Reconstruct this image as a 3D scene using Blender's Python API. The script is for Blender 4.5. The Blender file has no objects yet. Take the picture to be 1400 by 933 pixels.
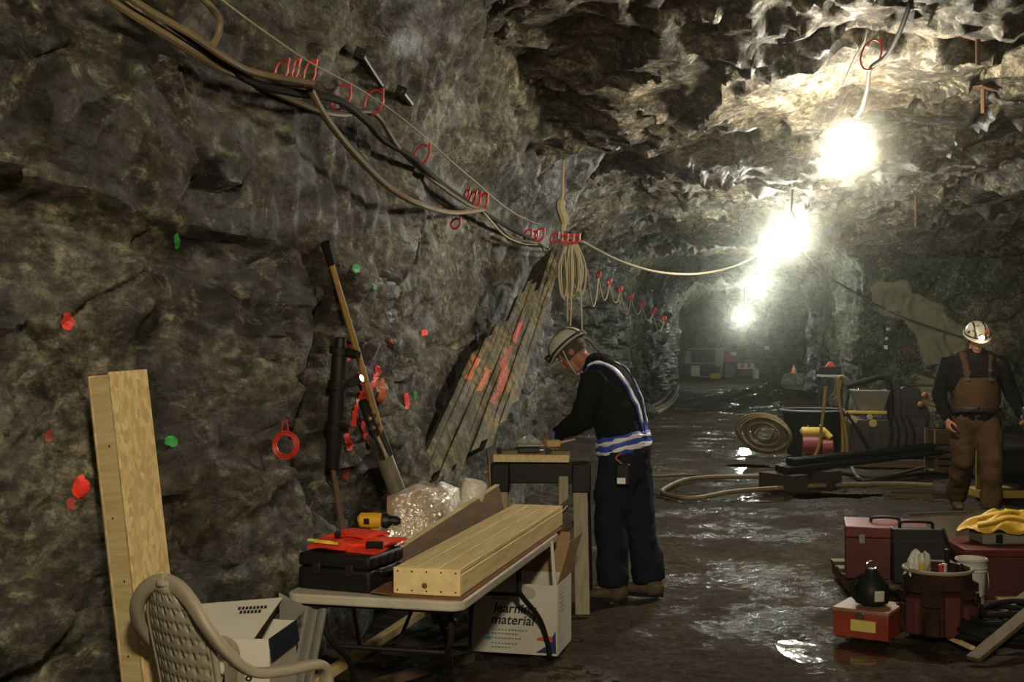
import bpy, bmesh, math, random
import numpy as np
from mathutils import Vector, Matrix, Euler

SC = bpy.context.scene
COL = SC.collection
F = 1700.0                      # focal length in photo pixels (1400 wide)
EYE = 1.6

# ------------------------------------------------------------ camera
cam_d = bpy.data.cameras.new('camera')
cam_d.sensor_width = 36.0
cam_d.lens = 36.0 * F / 1400.0
cam_d.clip_end = 200
cam_d.shift_y = 1.5 / 1400.0
cam = bpy.data.objects.new('camera', cam_d)
cam.location = (0, 0, EYE)
cam.rotation_euler = (math.pi / 2, 0, 0)
COL.objects.link(cam)
SC.camera = cam

# ------------------------------------------------------------ world, exposure
w = bpy.data.worlds.new('mine_air'); SC.world = w
w.use_nodes = True
w.node_tree.nodes['Background'].inputs[0].default_value = (0.05, 0.05, 0.045, 1)
w.node_tree.nodes['Background'].inputs[1].default_value = 0.02
SC.view_settings.view_transform = 'Standard'
SC.view_settings.look = 'None'
SC.view_settings.exposure = 0.0
SC.view_settings.gamma = 1.0
SC.view_settings.use_curve_mapping = False
SC.cycles.use_denoising = True
SC.cycles.max_bounces = 6
SC.cycles.diffuse_bounces = 3
SC.cycles.glossy_bounces = 3
SC.cycles.transmission_bounces = 4
SC.cycles.transparent_max_bounces = 8
SC.cycles.volume_bounces = 0
SC.cycles.sample_clamp_indirect = 4.0
HAZE = 0.0038
# lamps of the string: photo x, photo y, distance, strength, colour
WARM = (1.0, 0.88, 0.68); COOL = (0.93, 1.0, 0.86)
LAMPS = [
    (1160, 205, 9.05, 330, WARM),
    (1082, 318, 15.8, 330, (1.0, 0.95, 0.80)),
    (1052, 345, 18.9, 150, COOL),
    (1035, 390, 26.0, 165, COOL),
    (1017, 432, 45.0, 230, COOL),
]
LAMP_BEHIND = ((0.25, -0.1, 2.95), 860, (1.0, 0.86, 0.62))   # the string goes on over the photographer's shoulder

def at(x, y, d):
    return Vector(((x - 700) / F * d, d, EYE - (y - 468) / F * d))
def atz(x, z, d):
    return Vector(((x - 700) / F * d, d, z))
def fl(x, y, z=0.0):
    d = F * (EYE - z) / (y - 468)
    return Vector(((x - 700) / F * d, d, z))

# ------------------------------------------------------------ numpy noise
def _hash(ix, iy, iz, seed):
    h = (ix.astype(np.int64) * 374761393 + iy.astype(np.int64) * 668265263 + iz.astype(np.int64) * 2147483647 + seed * 974634777) & 0xFFFFFFFF
    h = ((h ^ (h >> 13)) * 1274126177) & 0xFFFFFFFF
    h = ((h ^ (h >> 16)) * 2246822519) & 0xFFFFFFFF
    return (h ^ (h >> 15)) & 0xFFFFFFFF
def _rnd(ix, iy, iz, seed):
    return _hash(ix, iy, iz, seed) / 4294967296.0
def vnoise(P, seed=0):
    i = np.floor(P); f = P - i; i = i.astype(np.int64)
    u = f * f * f * (f * (f * 6 - 15) + 10)
    r = 0
    for dx in (0, 1):
        for dy in (0, 1):
            for dz in (0, 1):
                wgt = (u[:, 0] if dx else 1 - u[:, 0]) * (u[:, 1] if dy else 1 - u[:, 1]) * (u[:, 2] if dz else 1 - u[:, 2])
                r = r + wgt * _rnd(i[:, 0] + dx, i[:, 1] + dy, i[:, 2] + dz, seed)
    return r * 2 - 1
def fbm(P, octv=4, seed=0, gain=0.5, lac=2.03):
    a = 1.0; s = 0; t = 0
    for k in range(octv):
        s = s + a * vnoise(P, seed + k * 17); t += a
        a *= gain; P = P * lac + 11.3
    return s / t
def facet(P, seed=0, tilt=0.8, sharp=16.0):
    """angular blocks: offset and tilt of the nearest jittered cell, and the gap to the next cell"""
    i = np.floor(P).astype(np.int64)
    best = np.full(len(P), 9e9); sec = np.full(len(P), 9e9); num = np.zeros(len(P)); den = np.zeros(len(P))
    for dx in (-1, 0, 1):
        for dy in (-1, 0, 1):
            for dz in (-1, 0, 1):
                cx, cy, cz = i[:, 0] + dx, i[:, 1] + dy, i[:, 2] + dz
                q = np.stack([cx + _rnd(cx, cy, cz, seed + 1), cy + _rnd(cx, cy, cz, seed + 2), cz + _rnd(cx, cy, cz, seed + 3)], 1)
                v = P - q
                d = (v * v).sum(1)
                g = (_rnd(cx, cy, cz, seed + 4) - .5) * 1.2
                tl = [(_rnd(cx, cy, cz, seed + 5 + k) - .5) * 2 * tilt for k in range(3)]
                h = g + v[:, 0] * tl[0] + v[:, 1] * tl[1] + v[:, 2] * tl[2]
                sec = np.where(d < best, best, np.minimum(sec, d)); best = np.minimum(best, d)
                w_ = np.exp(-sharp * np.minimum(d, 4)); num += w_ * h; den += w_
    return num / den, np.sqrt(sec) - np.sqrt(best)
def sstep(a, b, x):
    t = np.clip((x - a) / (b - a), 0, 1)
    return t * t * (3 - 2 * t)

# ------------------------------------------------------------ materials
MATS = {}
def mat(name, col, rough=0.6, metal=0.0, col2=None, scale=8.0, bump=0.0, bscale=40.0, stretch=(1, 1, 1), detail=4.0,
        emit=None, strength=0.0, alpha=1.0, trans=0.0, spec=0.5, lo=0.35, hi=0.65, ior=1.45):
    if name in MATS: return MATS[name]
    m = bpy.data.materials.new(name); m.use_nodes = True; MATS[name] = m
    nt = m.node_tree; N = nt.nodes; L = nt.links; p = N['Principled BSDF']
    p.inputs['Base Color'].default_value = (*col, 1)
    p.inputs['Roughness'].default_value = rough
    p.inputs['Metallic'].default_value = metal
    p.inputs['Specular IOR Level'].default_value = spec
    p.inputs['IOR'].default_value = ior
    p.inputs['Alpha'].default_value = alpha
    p.inputs['Transmission Weight'].default_value = trans
    if emit:
        p.inputs['Emission Color'].default_value = (*emit, 1)
        p.inputs['Emission Strength'].default_value = strength
    tc = N.new('ShaderNodeTexCoord'); mp = N.new('ShaderNodeMapping')
    mp.inputs['Scale'].default_value = stretch
    L.new(tc.outputs['Object'], mp.inputs['Vector'])
    if col2 is not None:
        n = N.new('ShaderNodeTexNoise'); n.inputs['Scale'].default_value = scale; n.inputs['Detail'].default_value = detail
        r = N.new('ShaderNodeValToRGB')
        r.color_ramp.elements[0].position = lo; r.color_ramp.elements[0].color = (*col, 1)
        r.color_ramp.elements[1].position = hi; r.color_ramp.elements[1].color = (*col2, 1)
        L.new(mp.outputs[0], n.inputs['Vector']); L.new(n.outputs['Fac'], r.inputs['Fac']); L.new(r.outputs[0], p.inputs['Base Color'])
    if bump:
        b = N.new('ShaderNodeBump'); b.inputs['Strength'].default_value = bump; b.inputs['Distance'].default_value = 0.02
        n2 = N.new('ShaderNodeTexNoise'); n2.inputs['Scale'].default_value = bscale; n2.inputs['Detail'].default_value = 3
        L.new(mp.outputs[0], n2.inputs['Vector']); L.new(n2.outputs['Fac'], b.inputs['Height']); L.new(b.outputs[0], p.inputs['Normal'])
    return m

def film(name, col, base=0.15, gloss=0.30, bscale=30):
    """clear plastic film: see-through, whitish at the edges, glossy"""
    if name in MATS: return MATS[name]
    m = bpy.data.materials.new(name); m.use_nodes = True; MATS[name] = m
    N = m.node_tree.nodes; L = m.node_tree.links; p = N['Principled BSDF']; out = N['Material Output']
    p.inputs['Base Color'].default_value = (*col, 1); p.inputs['Roughness'].default_value = 0.3
    tr = N.new('ShaderNodeBsdfTransparent'); gl = N.new('ShaderNodeBsdfGlossy'); gl.inputs['Color'].default_value = (gloss, gloss, gloss, 1); gl.inputs['Roughness'].default_value = 0.16
    tc = N.new('ShaderNodeTexCoord'); n = N.new('ShaderNodeTexNoise'); n.inputs['Scale'].default_value = bscale; n.inputs['Detail'].default_value = 3
    b = N.new('ShaderNodeBump'); b.inputs['Strength'].default_value = 1.0; b.inputs['Distance'].default_value = 0.03
    L.new(tc.outputs['Object'], n.inputs['Vector']); L.new(n.outputs['Fac'], b.inputs['Height'])
    L.new(b.outputs[0], gl.inputs['Normal']); L.new(b.outputs[0], p.inputs['Normal'])
    lw = N.new('ShaderNodeLayerWeight'); lw.inputs['Blend'].default_value = 0.35; ma = N.new('ShaderNodeMath'); ma.operation = 'MULTIPLY_ADD'
    ma.inputs[1].default_value = 0.55; ma.inputs[2].default_value = base; L.new(lw.outputs['Facing'], ma.inputs[0])
    mx = N.new('ShaderNodeMixShader'); L.new(ma.outputs[0], mx.inputs[0]); L.new(tr.outputs[0], mx.inputs[1]); L.new(p.outputs[0], mx.inputs[2])
    ad = N.new('ShaderNodeAddShader'); L.new(mx.outputs[0], ad.inputs[0]); L.new(gl.outputs[0], ad.inputs[1]); L.new(ad.outputs[0], out.inputs['Surface'])
    return m
def ramp(N, stops):
    r = N.new('ShaderNodeValToRGB'); e = r.color_ramp.elements
    while len(e) < len(stops): e.new(0.5)
    for k, (pos, c) in enumerate(stops):
        e[k].position = pos; e[k].color = (*c, 1)
    return r

def rock_mat(name, dark, mid, light, ochre, wet=0.35, stretch=(1, 1, 1), white=0.5, bump=0.9, och=0.5):
    m = bpy.data.materials.new(name); m.use_nodes = True; MATS[name] = m
    nt = m.node_tree; N = nt.nodes; L = nt.links; p = N['Principled BSDF']
    g = N.new('ShaderNodeNewGeometry'); mp = N.new('ShaderNodeMapping'); mp.inputs['Scale'].default_value = stretch
    L.new(g.outputs['Position'], mp.inputs['Vector'])
    def noise(sc, det=6, rough=0.6, dist=0.0):
        n = N.new('ShaderNodeTexNoise'); n.inputs['Scale'].default_value = sc; n.inputs['Detail'].default_value = det
        n.inputs['Roughness'].default_value = rough; n.inputs['Distortion'].default_value = dist
        L.new(mp.outputs[0], n.inputs['Vector']); return n
    def mix(a, b, fac, mode='MIX'):
        x = N.new('ShaderNodeMix'); x.data_type = 'RGBA'; x.blend_type = mode
        for s, v in ((6, a), (7, b)):
            if isinstance(v, tuple): x.inputs[s].default_value = (*v, 1)
            else: L.new(v, x.inputs[s])
        if isinstance(fac, float): x.inputs[0].default_value = fac
        else: L.new(fac, x.inputs[0])
        return x.outputs[2]
    n1 = noise(1.7, 9, 0.66, 0.9)
    r1 = ramp(N, [(0.38, dark), (0.5, mid), (0.63, light)]); L.new(n1.outputs['Fac'], r1.inputs['Fac'])
    n2 = noise(0.8, 6, 0.6, 1.2)                                # ochre, iron-stained patches
    r2 = ramp(N, [(0.50, (0, 0, 0)), (0.61, (och, och, och))]); L.new(n2.outputs['Fac'], r2.inputs['Fac'])
    c = mix(r1.outputs[0], ochre, r2.outputs[0])
    n3 = noise(4.5, 10, 0.72, 2.2)                              # pale mineral crust
    r3 = ramp(N, [(0.53, (0, 0, 0)), (0.62, (white, white, white))]); L.new(n3.outputs['Fac'], r3.inputs['Fac'])
    c = mix(c, tuple(min(1, x * 1.9) for x in light), r3.outputs[0])
    n4 = noise(2.6, 8, 0.7, 1.6)                                # near-black blotches
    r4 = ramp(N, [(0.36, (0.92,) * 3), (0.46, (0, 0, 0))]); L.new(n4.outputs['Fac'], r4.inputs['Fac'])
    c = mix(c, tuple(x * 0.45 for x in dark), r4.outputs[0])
    n5 = noise(19, 9, 0.78)
    r5 = ramp(N, [(0.42, (0.22,) * 3), (0.51, (0.95,) * 3), (0.59, (2.1,) * 3)]); L.new(n5.outputs['Fac'], r5.inputs['Fac'])
    c = mix(c, r5.outputs[0], 0.85, 'MULTIPLY')
    L.new(c, p.inputs['Base Color'])
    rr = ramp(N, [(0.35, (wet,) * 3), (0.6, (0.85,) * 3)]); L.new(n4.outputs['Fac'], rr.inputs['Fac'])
    L.new(rr.outputs[0], p.inputs['Roughness'])
    n6 = noise(10, 10, 0.72, 0.0)
    vo = N.new('ShaderNodeTexVoronoi'); vo.feature = 'F1'; vo.inputs['Scale'].default_value = 9.0
    wp = N.new('ShaderNodeMix'); wp.data_type = 'VECTOR'; wp.inputs[0].default_value = 0.12
    L.new(mp.outputs[0], wp.inputs[4]); L.new(n6.outputs['Color'], wp.inputs[5]); L.new(wp.outputs[1], vo.inputs['Vector'])
    b1 = N.new('ShaderNodeBump'); b1.inputs['Strength'].default_value = bump; b1.inputs['Distance'].default_value = 0.05
    L.new(n6.outputs['Fac'], b1.inputs['Height'])
    b2 = N.new('ShaderNodeBump'); b2.inputs['Strength'].default_value = bump * 0.35; b2.inputs['Distance'].default_value = 0.035
    L.new(vo.outputs['Distance'], b2.inputs['Height']); L.new(b1.outputs[0], b2.inputs['Normal'])
    L.new(b2.outputs[0], p.inputs['Normal'])
    return m

# ------------------------------------------------------------ object helpers
def link(o, parent=None):
    COL.objects.link(o)
    if parent is not None: o.parent = parent
    return o
def tag(o, label, cat=None, group=None, kind=None):
    if label: o['label'] = label
    if cat: o['category'] = cat
    if group: o['group'] = group
    if kind: o['kind'] = kind
    return o
def thing(name, label, cat, loc=(0, 0, 0), rz=0.0, group=None, rot=None):
    o = bpy.data.objects.new(name, None); link(o)
    o.empty_display_size = 0.1
    o.location = loc; o.rotation_euler = rot if rot else (0, 0, rz)
    return tag(o, label, cat, group)

class MB:
    def __init__(self): self.v = []; self.f = []; self.mi = []; self.m = 0
    def add(self, vs, fs, M=None):
        o = len(self.v)
        for p in vs:
            p = Vector(p)
            if M is not None: p = M @ p
            self.v.append(p)
        for f in fs: self.f.append([o + i for i in f]); self.mi.append(self.m)
        return self
    def box(self, c, s, M=None, rot=None):
        x, y, z = s[0] / 2, s[1] / 2, s[2] / 2
        vs = [Vector((sx * x, sy * y, sz * z)) for sz in (-1, 1) for sy in (-1, 1) for sx in (-1, 1)]
        if rot is not None:
            R = Euler(rot).to_matrix(); vs = [R @ p for p in vs]
        vs = [p + Vector(c) for p in vs]
        return self.add(vs, [(0, 2, 3, 1), (4, 5, 7, 6), (0, 1, 5, 4), (2, 6, 7, 3), (0, 4, 6, 2), (1, 3, 7, 5)], M)
    def beam(self, a, b, wd, ht, up=(0, 0, 1), M=None):
        """box from point a to point b"""
        a = Vector(a); b = Vector(b); t = (b - a).normalized(); s = t.cross(Vector(up))
        if s.length < 1e-4: s = Vector((1, 0, 0))
        s.normalize(); u = s.cross(t)
        vs = []
        for e in (a, b):
            for i, j in ((-1, -1), (1, -1), (1, 1), (-1, 1)): vs.append(e + s * (i * wd / 2) + u * (j * ht / 2))
        return self.add(vs, [(0, 1, 2, 3), (7, 6, 5, 4), (0, 4, 5, 1), (1, 5, 6, 2), (2, 6, 7, 3), (3, 7, 4, 0)], M)
    def hexa(self, p8, M=None):
        """eight corners: bottom ring 0-3, top ring 4-7"""
        return self.add(p8, [(3, 2, 1, 0), (4, 5, 6, 7), (0, 1, 5, 4), (1, 2, 6, 5), (2, 3, 7, 6), (3, 0, 4, 7)], M)
    def ringtube(self, rings, closed=False, caps=True, M=None):
        n = len(rings[0]); o = []; vs = [p for r in rings for p in r]; fs = []
        k = len(rings)
        for i in range(k if closed else k - 1):
            a = i * n; b = ((i + 1) % k) * n
            for j in range(n): fs.append((a + j, a + (j + 1) % n, b + (j + 1) % n, b + j))
        if caps and not closed:
            fs.append(tuple(reversed(range(n)))); fs.append(tuple(range((k - 1) * n, k * n)))
        return self.add(vs, fs, M)
    def tube(self, pts, r, n=8, closed=False, M=None, flat=1.0, caps=True):
        """round tube along points; r number or list; flat squashes the second axis"""
        pts = [Vector(p) for p in pts]; k = len(pts)
        rs = r if isinstance(r, (list, tuple)) else [r] * k
        rings = []; u = None
        for i, p in enumerate(pts):
            a = pts[(i - 1) % k] if (closed or i > 0) else p
            b = pts[(i + 1) % k] if (closed or i < k - 1) else p
            t = (b - a)
            t = t.normalized() if t.length > 1e-9 else Vector((0, 0, 1))
            if u is None:
                u = t.cross(Vector((0, 0, 1)))
                if u.length < 1e-3: u = t.cross(Vector((0, 1, 0)))
                u.normalize()
            u = (u - t * u.dot(t))
            if u.length < 1e-6: u = t.orthogonal()
            u.normalize(); w_ = t.cross(u)
            rings.append([p + u * (rs[i] * math.cos(2 * math.pi * j / n)) + w_ * (rs[i] * flat * math.sin(2 * math.pi * j / n)) for j in range(n)])
        return self.ringtube(rings, closed, caps, M)
    def lathe(self, prof, n=20, M=None, caps=True):
        rings = [[Vector((r * math.cos(2 * math.pi * j / n), r * math.sin(2 * math.pi * j / n), z)) for j in range(n)] for r, z in prof]
        return self.ringtube(rings, False, caps, M)
    def ball(self, c, r, n=14, M=None, zs=None):
        r3 = (r, r, r) if not isinstance(r, (tuple, list)) else r
        k = max(5, n * 2 // 3); rings = []
        for i in range(k + 1):
            a = math.pi * min(max(i / k, 0.02), 0.98)
            rings.append([Vector((c[0] + r3[0] * math.sin(a) * math.cos(2 * math.pi * j / n), c[1] + r3[1] * math.sin(a) * math.sin(2 * math.pi * j / n), c[2] - r3[2] * math.cos(a))) for j in range(n)])
        return self.ringtube(rings, False, True, M)
    def prism(self, poly, z0, z1, M=None):
        n = len(poly)
        vs = [(x, y, z0) for x, y in poly] + [(x, y, z1) for x, y in poly]
        fs = [tuple(reversed(range(n))), tuple(range(n, 2 * n))] + [(i, (i + 1) % n, n + (i + 1) % n, n + i) for i in range(n)]
        return self.add(vs, fs, M)
    def sheet(self, fn, nu, nv, th=0.0):
        """grid fn(u,v)->point, optional thickness along its normal"""
        P = [[Vector(fn(i / nu, j / nv)) for i in range(nu + 1)] for j in range(nv + 1)]
        W = nu + 1
        fs = [(j * W + i, j * W + i + 1, (j + 1) * W + i + 1, (j + 1) * W + i) for j in range(nv) for i in range(nu)]
        flat_ = [p for r in P for p in r]
        if not th: return self.add(flat_, fs)
        nr = []
        for j in range(nv + 1):
            for i in range(nu + 1):
                du = P[j][min(i + 1, nu)] - P[j][max(i - 1, 0)]; dv = P[min(j + 1, nv)][i] - P[max(j - 1, 0)][i]
                c = du.cross(dv); nr.append(c.normalized() if c.length > 1e-12 else Vector((0, 0, 1)))
        o = len(flat_)
        low = [p - nr[k] * th for k, p in enumerate(flat_)]
        fs2 = fs + [tuple(o + i for i in reversed(f)) for f in fs]
        edge = [j for j in range(nu)] ; bd = [(j, j + 1) for j in range(nu)] + [(j * W + nu, (j + 1) * W + nu) for j in range(nv)]
        bd += [(nv * W + j + 1, nv * W + j) for j in range(nu)] + [((j + 1) * W, j * W) for j in range(nv)]
        fs2 += [(b, a, o + a, o + b) for a, b in bd]
        return self.add(flat_ + low, fs2)
    def mesh(self, name, ms, smooth=40):
        me = bpy.data.meshes.new(name)
        me.from_pydata([tuple(p) for p in self.v], [], self.f)
        for m in (ms if isinstance(ms, (list, tuple)) else [ms]): me.materials.append(m)
        if any(self.mi): me.polygons.foreach_set('material_index', self.mi)
        if smooth:
            me.polygons.foreach_set('use_smooth', [True] * len(self.f))
            me.set_sharp_from_angle(angle=math.radians(smooth))
        me.update(); return me
    def build(self, name, ms, parent=None, bevel=0.0, smooth=40, seg=2, loc=None, rot=None, label=None):
        o = bpy.data.objects.new(name, self.mesh(name, ms, smooth)); link(o, parent)
        if loc: o.location = loc
        if rot: o.rotation_euler = rot
        if bevel:
            b = o.modifiers.new('bevel', 'BEVEL'); b.width = bevel; b.segments = seg; b.limit_method = 'ANGLE'; b.angle_limit = math.radians(40)
        if label: o['label'] = label
        return o

def spline(pts, n=10, closed=False):
    """Catmull-Rom through points"""
    P = [Vector(p) for p in pts]; k = len(P); out = []
    for i in range(k if closed else k - 1):
        if closed: a, b, c, d = P[(i - 1) % k], P[i], P[(i + 1) % k], P[(i + 2) % k]
        else:
            b, c = P[i], P[i + 1]; a = P[i - 1] if i else b * 2 - c; d = P[i + 2] if i + 2 < k else c * 2 - b
        for s in range(n):
            t = s / n
            out.append(0.5 * ((2 * b) + (c - a) * t + (2 * a - 5 * b + 4 * c - d) * t * t + (3 * b - a - 3 * c + d) * t ** 3))
    if not closed: out.append(P[-1])
    return out
def sag(a, b, drop, n=14):
    a = Vector(a); b = Vector(b)
    return [a.lerp(b, i / n) - Vector((0, 0, drop * 4 * (i / n) * (1 - i / n))) for i in range(n + 1)]
def text_mesh(body, size, ext=0.0006, shear=0.0, align='LEFT', bold=0.0):
    cu = bpy.data.curves.new('print', 'FONT'); cu.body = body; cu.size = size; cu.extrude = ext; cu.shear = shear; cu.align_x = align; cu.offset = bold
    cu.resolution_u = 3
    o = bpy.data.objects.new('print', cu); COL.objects.link(o)
    dg = bpy.context.evaluated_depsgraph_get()
    me = bpy.data.meshes.new_from_object(o.evaluated_get(dg)); me.name = 'print'
    bpy.data.objects.remove(o); return me
def put_text(body, size, m, parent, M, shear=0.0, align='LEFT', name='lettering', bold=0.0):
    me = text_mesh(body, size, shear=shear, align=align, bold=bold); me.materials.clear(); me.materials.append(m)
    o = bpy.data.objects.new(name, me); link(o, parent); o.matrix_local = M; return o
# ============================================================ THE SETTING
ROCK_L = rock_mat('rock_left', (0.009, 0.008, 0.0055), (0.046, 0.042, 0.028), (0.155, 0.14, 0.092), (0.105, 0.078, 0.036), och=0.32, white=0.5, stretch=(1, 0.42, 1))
ROCK_C = rock_mat('rock_ceiling', (0.014, 0.013, 0.010), (0.068, 0.061, 0.043), (0.22, 0.195, 0.135), (0.14, 0.10, 0.05), wet=0.3, white=0.6, och=0.4)
ROCK_R = rock_mat('rock_right', (0.012, 0.015, 0.010), (0.062, 0.072, 0.046), (0.19, 0.20, 0.135), (0.10, 0.085, 0.042), white=0.45)
random.seed(4)

def grid_mesh(name, P, nu, nv, m, flip=False):
    """P (nv+1)*(nu+1) x 3 array -> one smooth mesh, built fast"""
    W = nu + 1
    j, i = np.mgrid[0:nv, 0:nu]
    a = (j * W + i).ravel()
    q = np.stack([a, a + 1, a + W + 1, a + W], 1)
    if flip: q = q[:, ::-1]
    me = bpy.data.meshes.new(name)
    me.vertices.add(len(P)); me.vertices.foreach_set('co', P.astype(np.float32).ravel())
    me.loops.add(q.size); me.loops.foreach_set('vertex_index', q.astype(np.int32).ravel())
    me.polygons.add(len(q)); me.polygons.foreach_set('loop_start', np.arange(0, q.size, 4, dtype=np.int32))
    me.polygons.foreach_set('use_smooth', np.ones(len(q), dtype=bool))
    me.materials.append(m); me.update(calc_edges=True); me.validate()
    me.set_sharp_from_angle(angle=math.radians(38))
    o = bpy.data.objects.new(name, me); link(o); o['kind'] = 'structure'
    return o

YS = np.concatenate([np.linspace(-3, 2.5, 24, endpoint=False), 2.5 * np.exp(np.linspace(0, math.log(62 / 2.5), 520))])
SLOPE = 0.185
def wall_base(Y): return -2.1 + SLOPE * Y - 0.33 * (1 - sstep(4.4, 6.0, Y))

def rough(P, k=1.0, seed=0, st=(1, 1, 1)):
    """blasted rock: stacked angular blocks over a soft swell"""
    S = np.array(st)
    wv = np.stack([fbm(P * 0.9 + 5, 3, seed + 40), fbm(P * 0.9 + 25, 3, seed + 41), fbm(P * 0.9 + 45, 3, seed + 42)], 1)
    Q = P + 0.35 * wv
    d = 0.20 * fbm(P * 0.55, 3, seed + 1)
    v, e = facet(Q * S * 1.15, seed + 2); d = d + 0.13 * v - 0.04 * (1 - sstep(0, 0.12, e))
    v, e = facet(Q * S * 2.9 + 3, seed + 12, .9, 30); d = d + 0.060 * v - 0.018 * (1 - sstep(0, 0.12, e))
    v, e = facet(Q * S * 7.5 + 9, seed + 22, 1.1, 30); d = d + 0.020 * v
    d = d + 0.014 * fbm(P * 9, 4, seed + 30, 0.6)
    return d * k

# ---- left wall
NZ = 270
ZS = np.linspace(-0.25, 3.75, NZ + 1)
YY, ZZ = np.meshgrid(YS, ZS)                 # rows z, cols Y
def gauss(a, b, sy, sz): return np.exp(-((YY - a) / sy) ** 2 - ((ZZ - b) / sz) ** 2)
X = wall_base(YY)
X = X + 0.55 * np.clip(ZZ - 2.75, 0, 2) ** 1.3 + 0.22 * np.clip(0.45 - ZZ, 0, 1)
pts = np.stack([X, YY, ZZ], 2).reshape(-1, 3)
D = rough(pts, 1.0, 100, (1, 0.5, 1.05)).reshape(YY.shape)
lw = fbm(np.stack([YY.ravel() * 1.3, ZZ.ravel() * 0 + 3, ZZ.ravel() * 0], 1), 3, 9).reshape(YY.shape)
# the ledge with a black undercut high on the near wall
led = 2.06 + 0.10 * lw + 0.05 * (4.2 - YY)
D += (0.10 * sstep(0, 0.05, ZZ - led) - 0.10 * np.exp(-((ZZ - led + 0.06) / 0.06) ** 2)) * (1 - sstep(5.2, 6.2, YY))
# smooth drill-fluted panel under the cables
flute = sstep(5.2, 5.6, YY) * (1 - sstep(7.2, 7.6, YY)) * sstep(1.95, 2.1, ZZ) * (1 - sstep(2.7, 2.85, ZZ))
D = D * (1 - 0.6 * flute) + flute * 0.012 * np.sin(YY * 31 + 3 * lw + 1.5 * ZZ)
# the open crevice behind the rods
D -= 0.17 * np.exp(-((YY - 6.25 - 0.12 * (ZZ - 1)) / 0.13) ** 2) * sstep(0.5, 0.9, ZZ) * (1 - sstep(1.7, 1.95, ZZ))
D += 0.28 * gauss(9.6, 2.95, 0.9, 0.28)      # bulging block above the cables
D += 0.12 * gauss(7.4, 2.2, 0.6, 0.3)
slabm = sstep(7.8, 8.6, YY) * (1 - sstep(13.6, 14.1, YY)) * sstep(-0.3, 0.1, ZZ) * (1 - sstep(2.75, 3.1, ZZ))
D = D * (1 - slabm) + slabm * (np.minimum(D * 0.45, 0.0) - 0.05)
# the recess past the slab
D -= 1.0 * sstep(14.0, 14.5, YY) * (1 - sstep(18.5, 22.5, YY))
D -= 0.3 * sstep(14.0, 14.5, YY)
D = D * np.where(YY > 14, 1.25, 1.0)
X = X + D
LWX = X.copy()
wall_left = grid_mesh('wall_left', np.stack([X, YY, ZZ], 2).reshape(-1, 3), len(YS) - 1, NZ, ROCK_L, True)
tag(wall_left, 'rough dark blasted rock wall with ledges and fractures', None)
def wx(Y, z):
    """left wall surface x at Y, z"""
    i = np.clip(np.searchsorted(YS, Y) - 1, 0, len(YS) - 2); fy = (Y - YS[i]) / (YS[i + 1] - YS[i])
    k = (z - ZS[0]) / (ZS[1] - ZS[0]); j = int(min(max(k, 0), NZ - 1)); fz = k - j
    a = LWX[j, i] * (1 - fy) + LWX[j, i + 1] * fy; b = LWX[j + 1, i] * (1 - fy) + LWX[j + 1, i + 1] * fy
    return float(a * (1 - fz) + b * fz)
def on_wall(px, py, off=0.0):
    """the point of the left wall seen at a photo pixel"""
    d = 2.6; step = 0.02
    while d < 60:
        p = at(px, py, d)
        if p.x < wx(d, p.z): break
        d += step * max(1, d / 5)
    p = at(px, py, d); return p + Vector((off, -off * 0.35, 0))

# ---- ceiling: flat-lying slabs broken off in steps
NN = 330
ns = np.linspace(-2.9, 8.6, NN + 1)
NNg, YC = np.meshgrid(ns, YS)
XC = NNg + SLOPE * YC
pc = np.stack([XC.ravel(), YC.ravel(), 0 * XC.ravel()], 1)
wv = np.stack([fbm(pc * 0.7 + 3, 4, 301), fbm(pc * 0.7 + 33, 4, 302), 0 * pc[:, 0]], 1)
qc = (pc + 0.9 * wv) * np.array([0.55, 0.42, 1])
t = fbm(qc, 4, 310) * 3.4
tt = np.floor(t); fr = t - tt
ter = tt + sstep(0.62, 1.0, fr)              # terraces with sharp lips
h = 3.60 - 0.085 * ter + 0.05 * (fr - .5)
t2 = fbm(qc * 3.1 + 7, 3, 330) * 3.0; tt2 = np.floor(t2)
h = h - 0.055 * (tt2 + sstep(0.55, 1.0, t2 - tt2))
v, e = facet((pc + 0.4 * wv) * np.array([1.5, 1.1, 1]), 340); h = h - 0.06 * v
v, e = facet((pc + 0.4 * wv) * np.array([4.2, 3.2, 1]) + 5, 350); h = h - 0.05 * v
h = h - 0.025 * fbm(pc * 6, 4, 360, 0.6)
h = h.reshape(XC.shape)
h -= 0.55 * np.clip(-1.5 - NNg, 0, 2) ** 1.2 + 0.10 * np.clip(NNg - 4.0, 0, 9)
h -= 0.35 * np.exp(-((XC - 0.95) / 0.8) ** 2 - ((YC - 10.5) / 1.6) ** 2)      # dark hanging block past the bulge
h += 0.30 * np.exp(-((XC - 1.0) / 0.7) ** 2 - ((YC - 13.5) / 1.3) ** 2)
h -= 0.35 * np.exp(-((YC - 22.0) / 1.1) ** 2) * sstep(2, 3.5, XC)             # the long lip across the drift
h -= 0.10 * sstep(30, 60, YC)
HC = h.copy()
ceiling = grid_mesh('ceiling', np.stack([XC, YC, h], 2).reshape(-1, 3), NN, len(YS) - 1, ROCK_C, True)
tag(ceiling, 'low layered rock roof broken off in sharp slabs', None)
def cz(x, y):
    j = int(np.clip(np.searchsorted(YS, y) - 1, 0, len(YS) - 2)); n = x - SLOPE * y
    i = int(np.clip((n - ns[0]) / (ns[1] - ns[0]), 0, NN - 1)); return float(HC[j, i])

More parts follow.
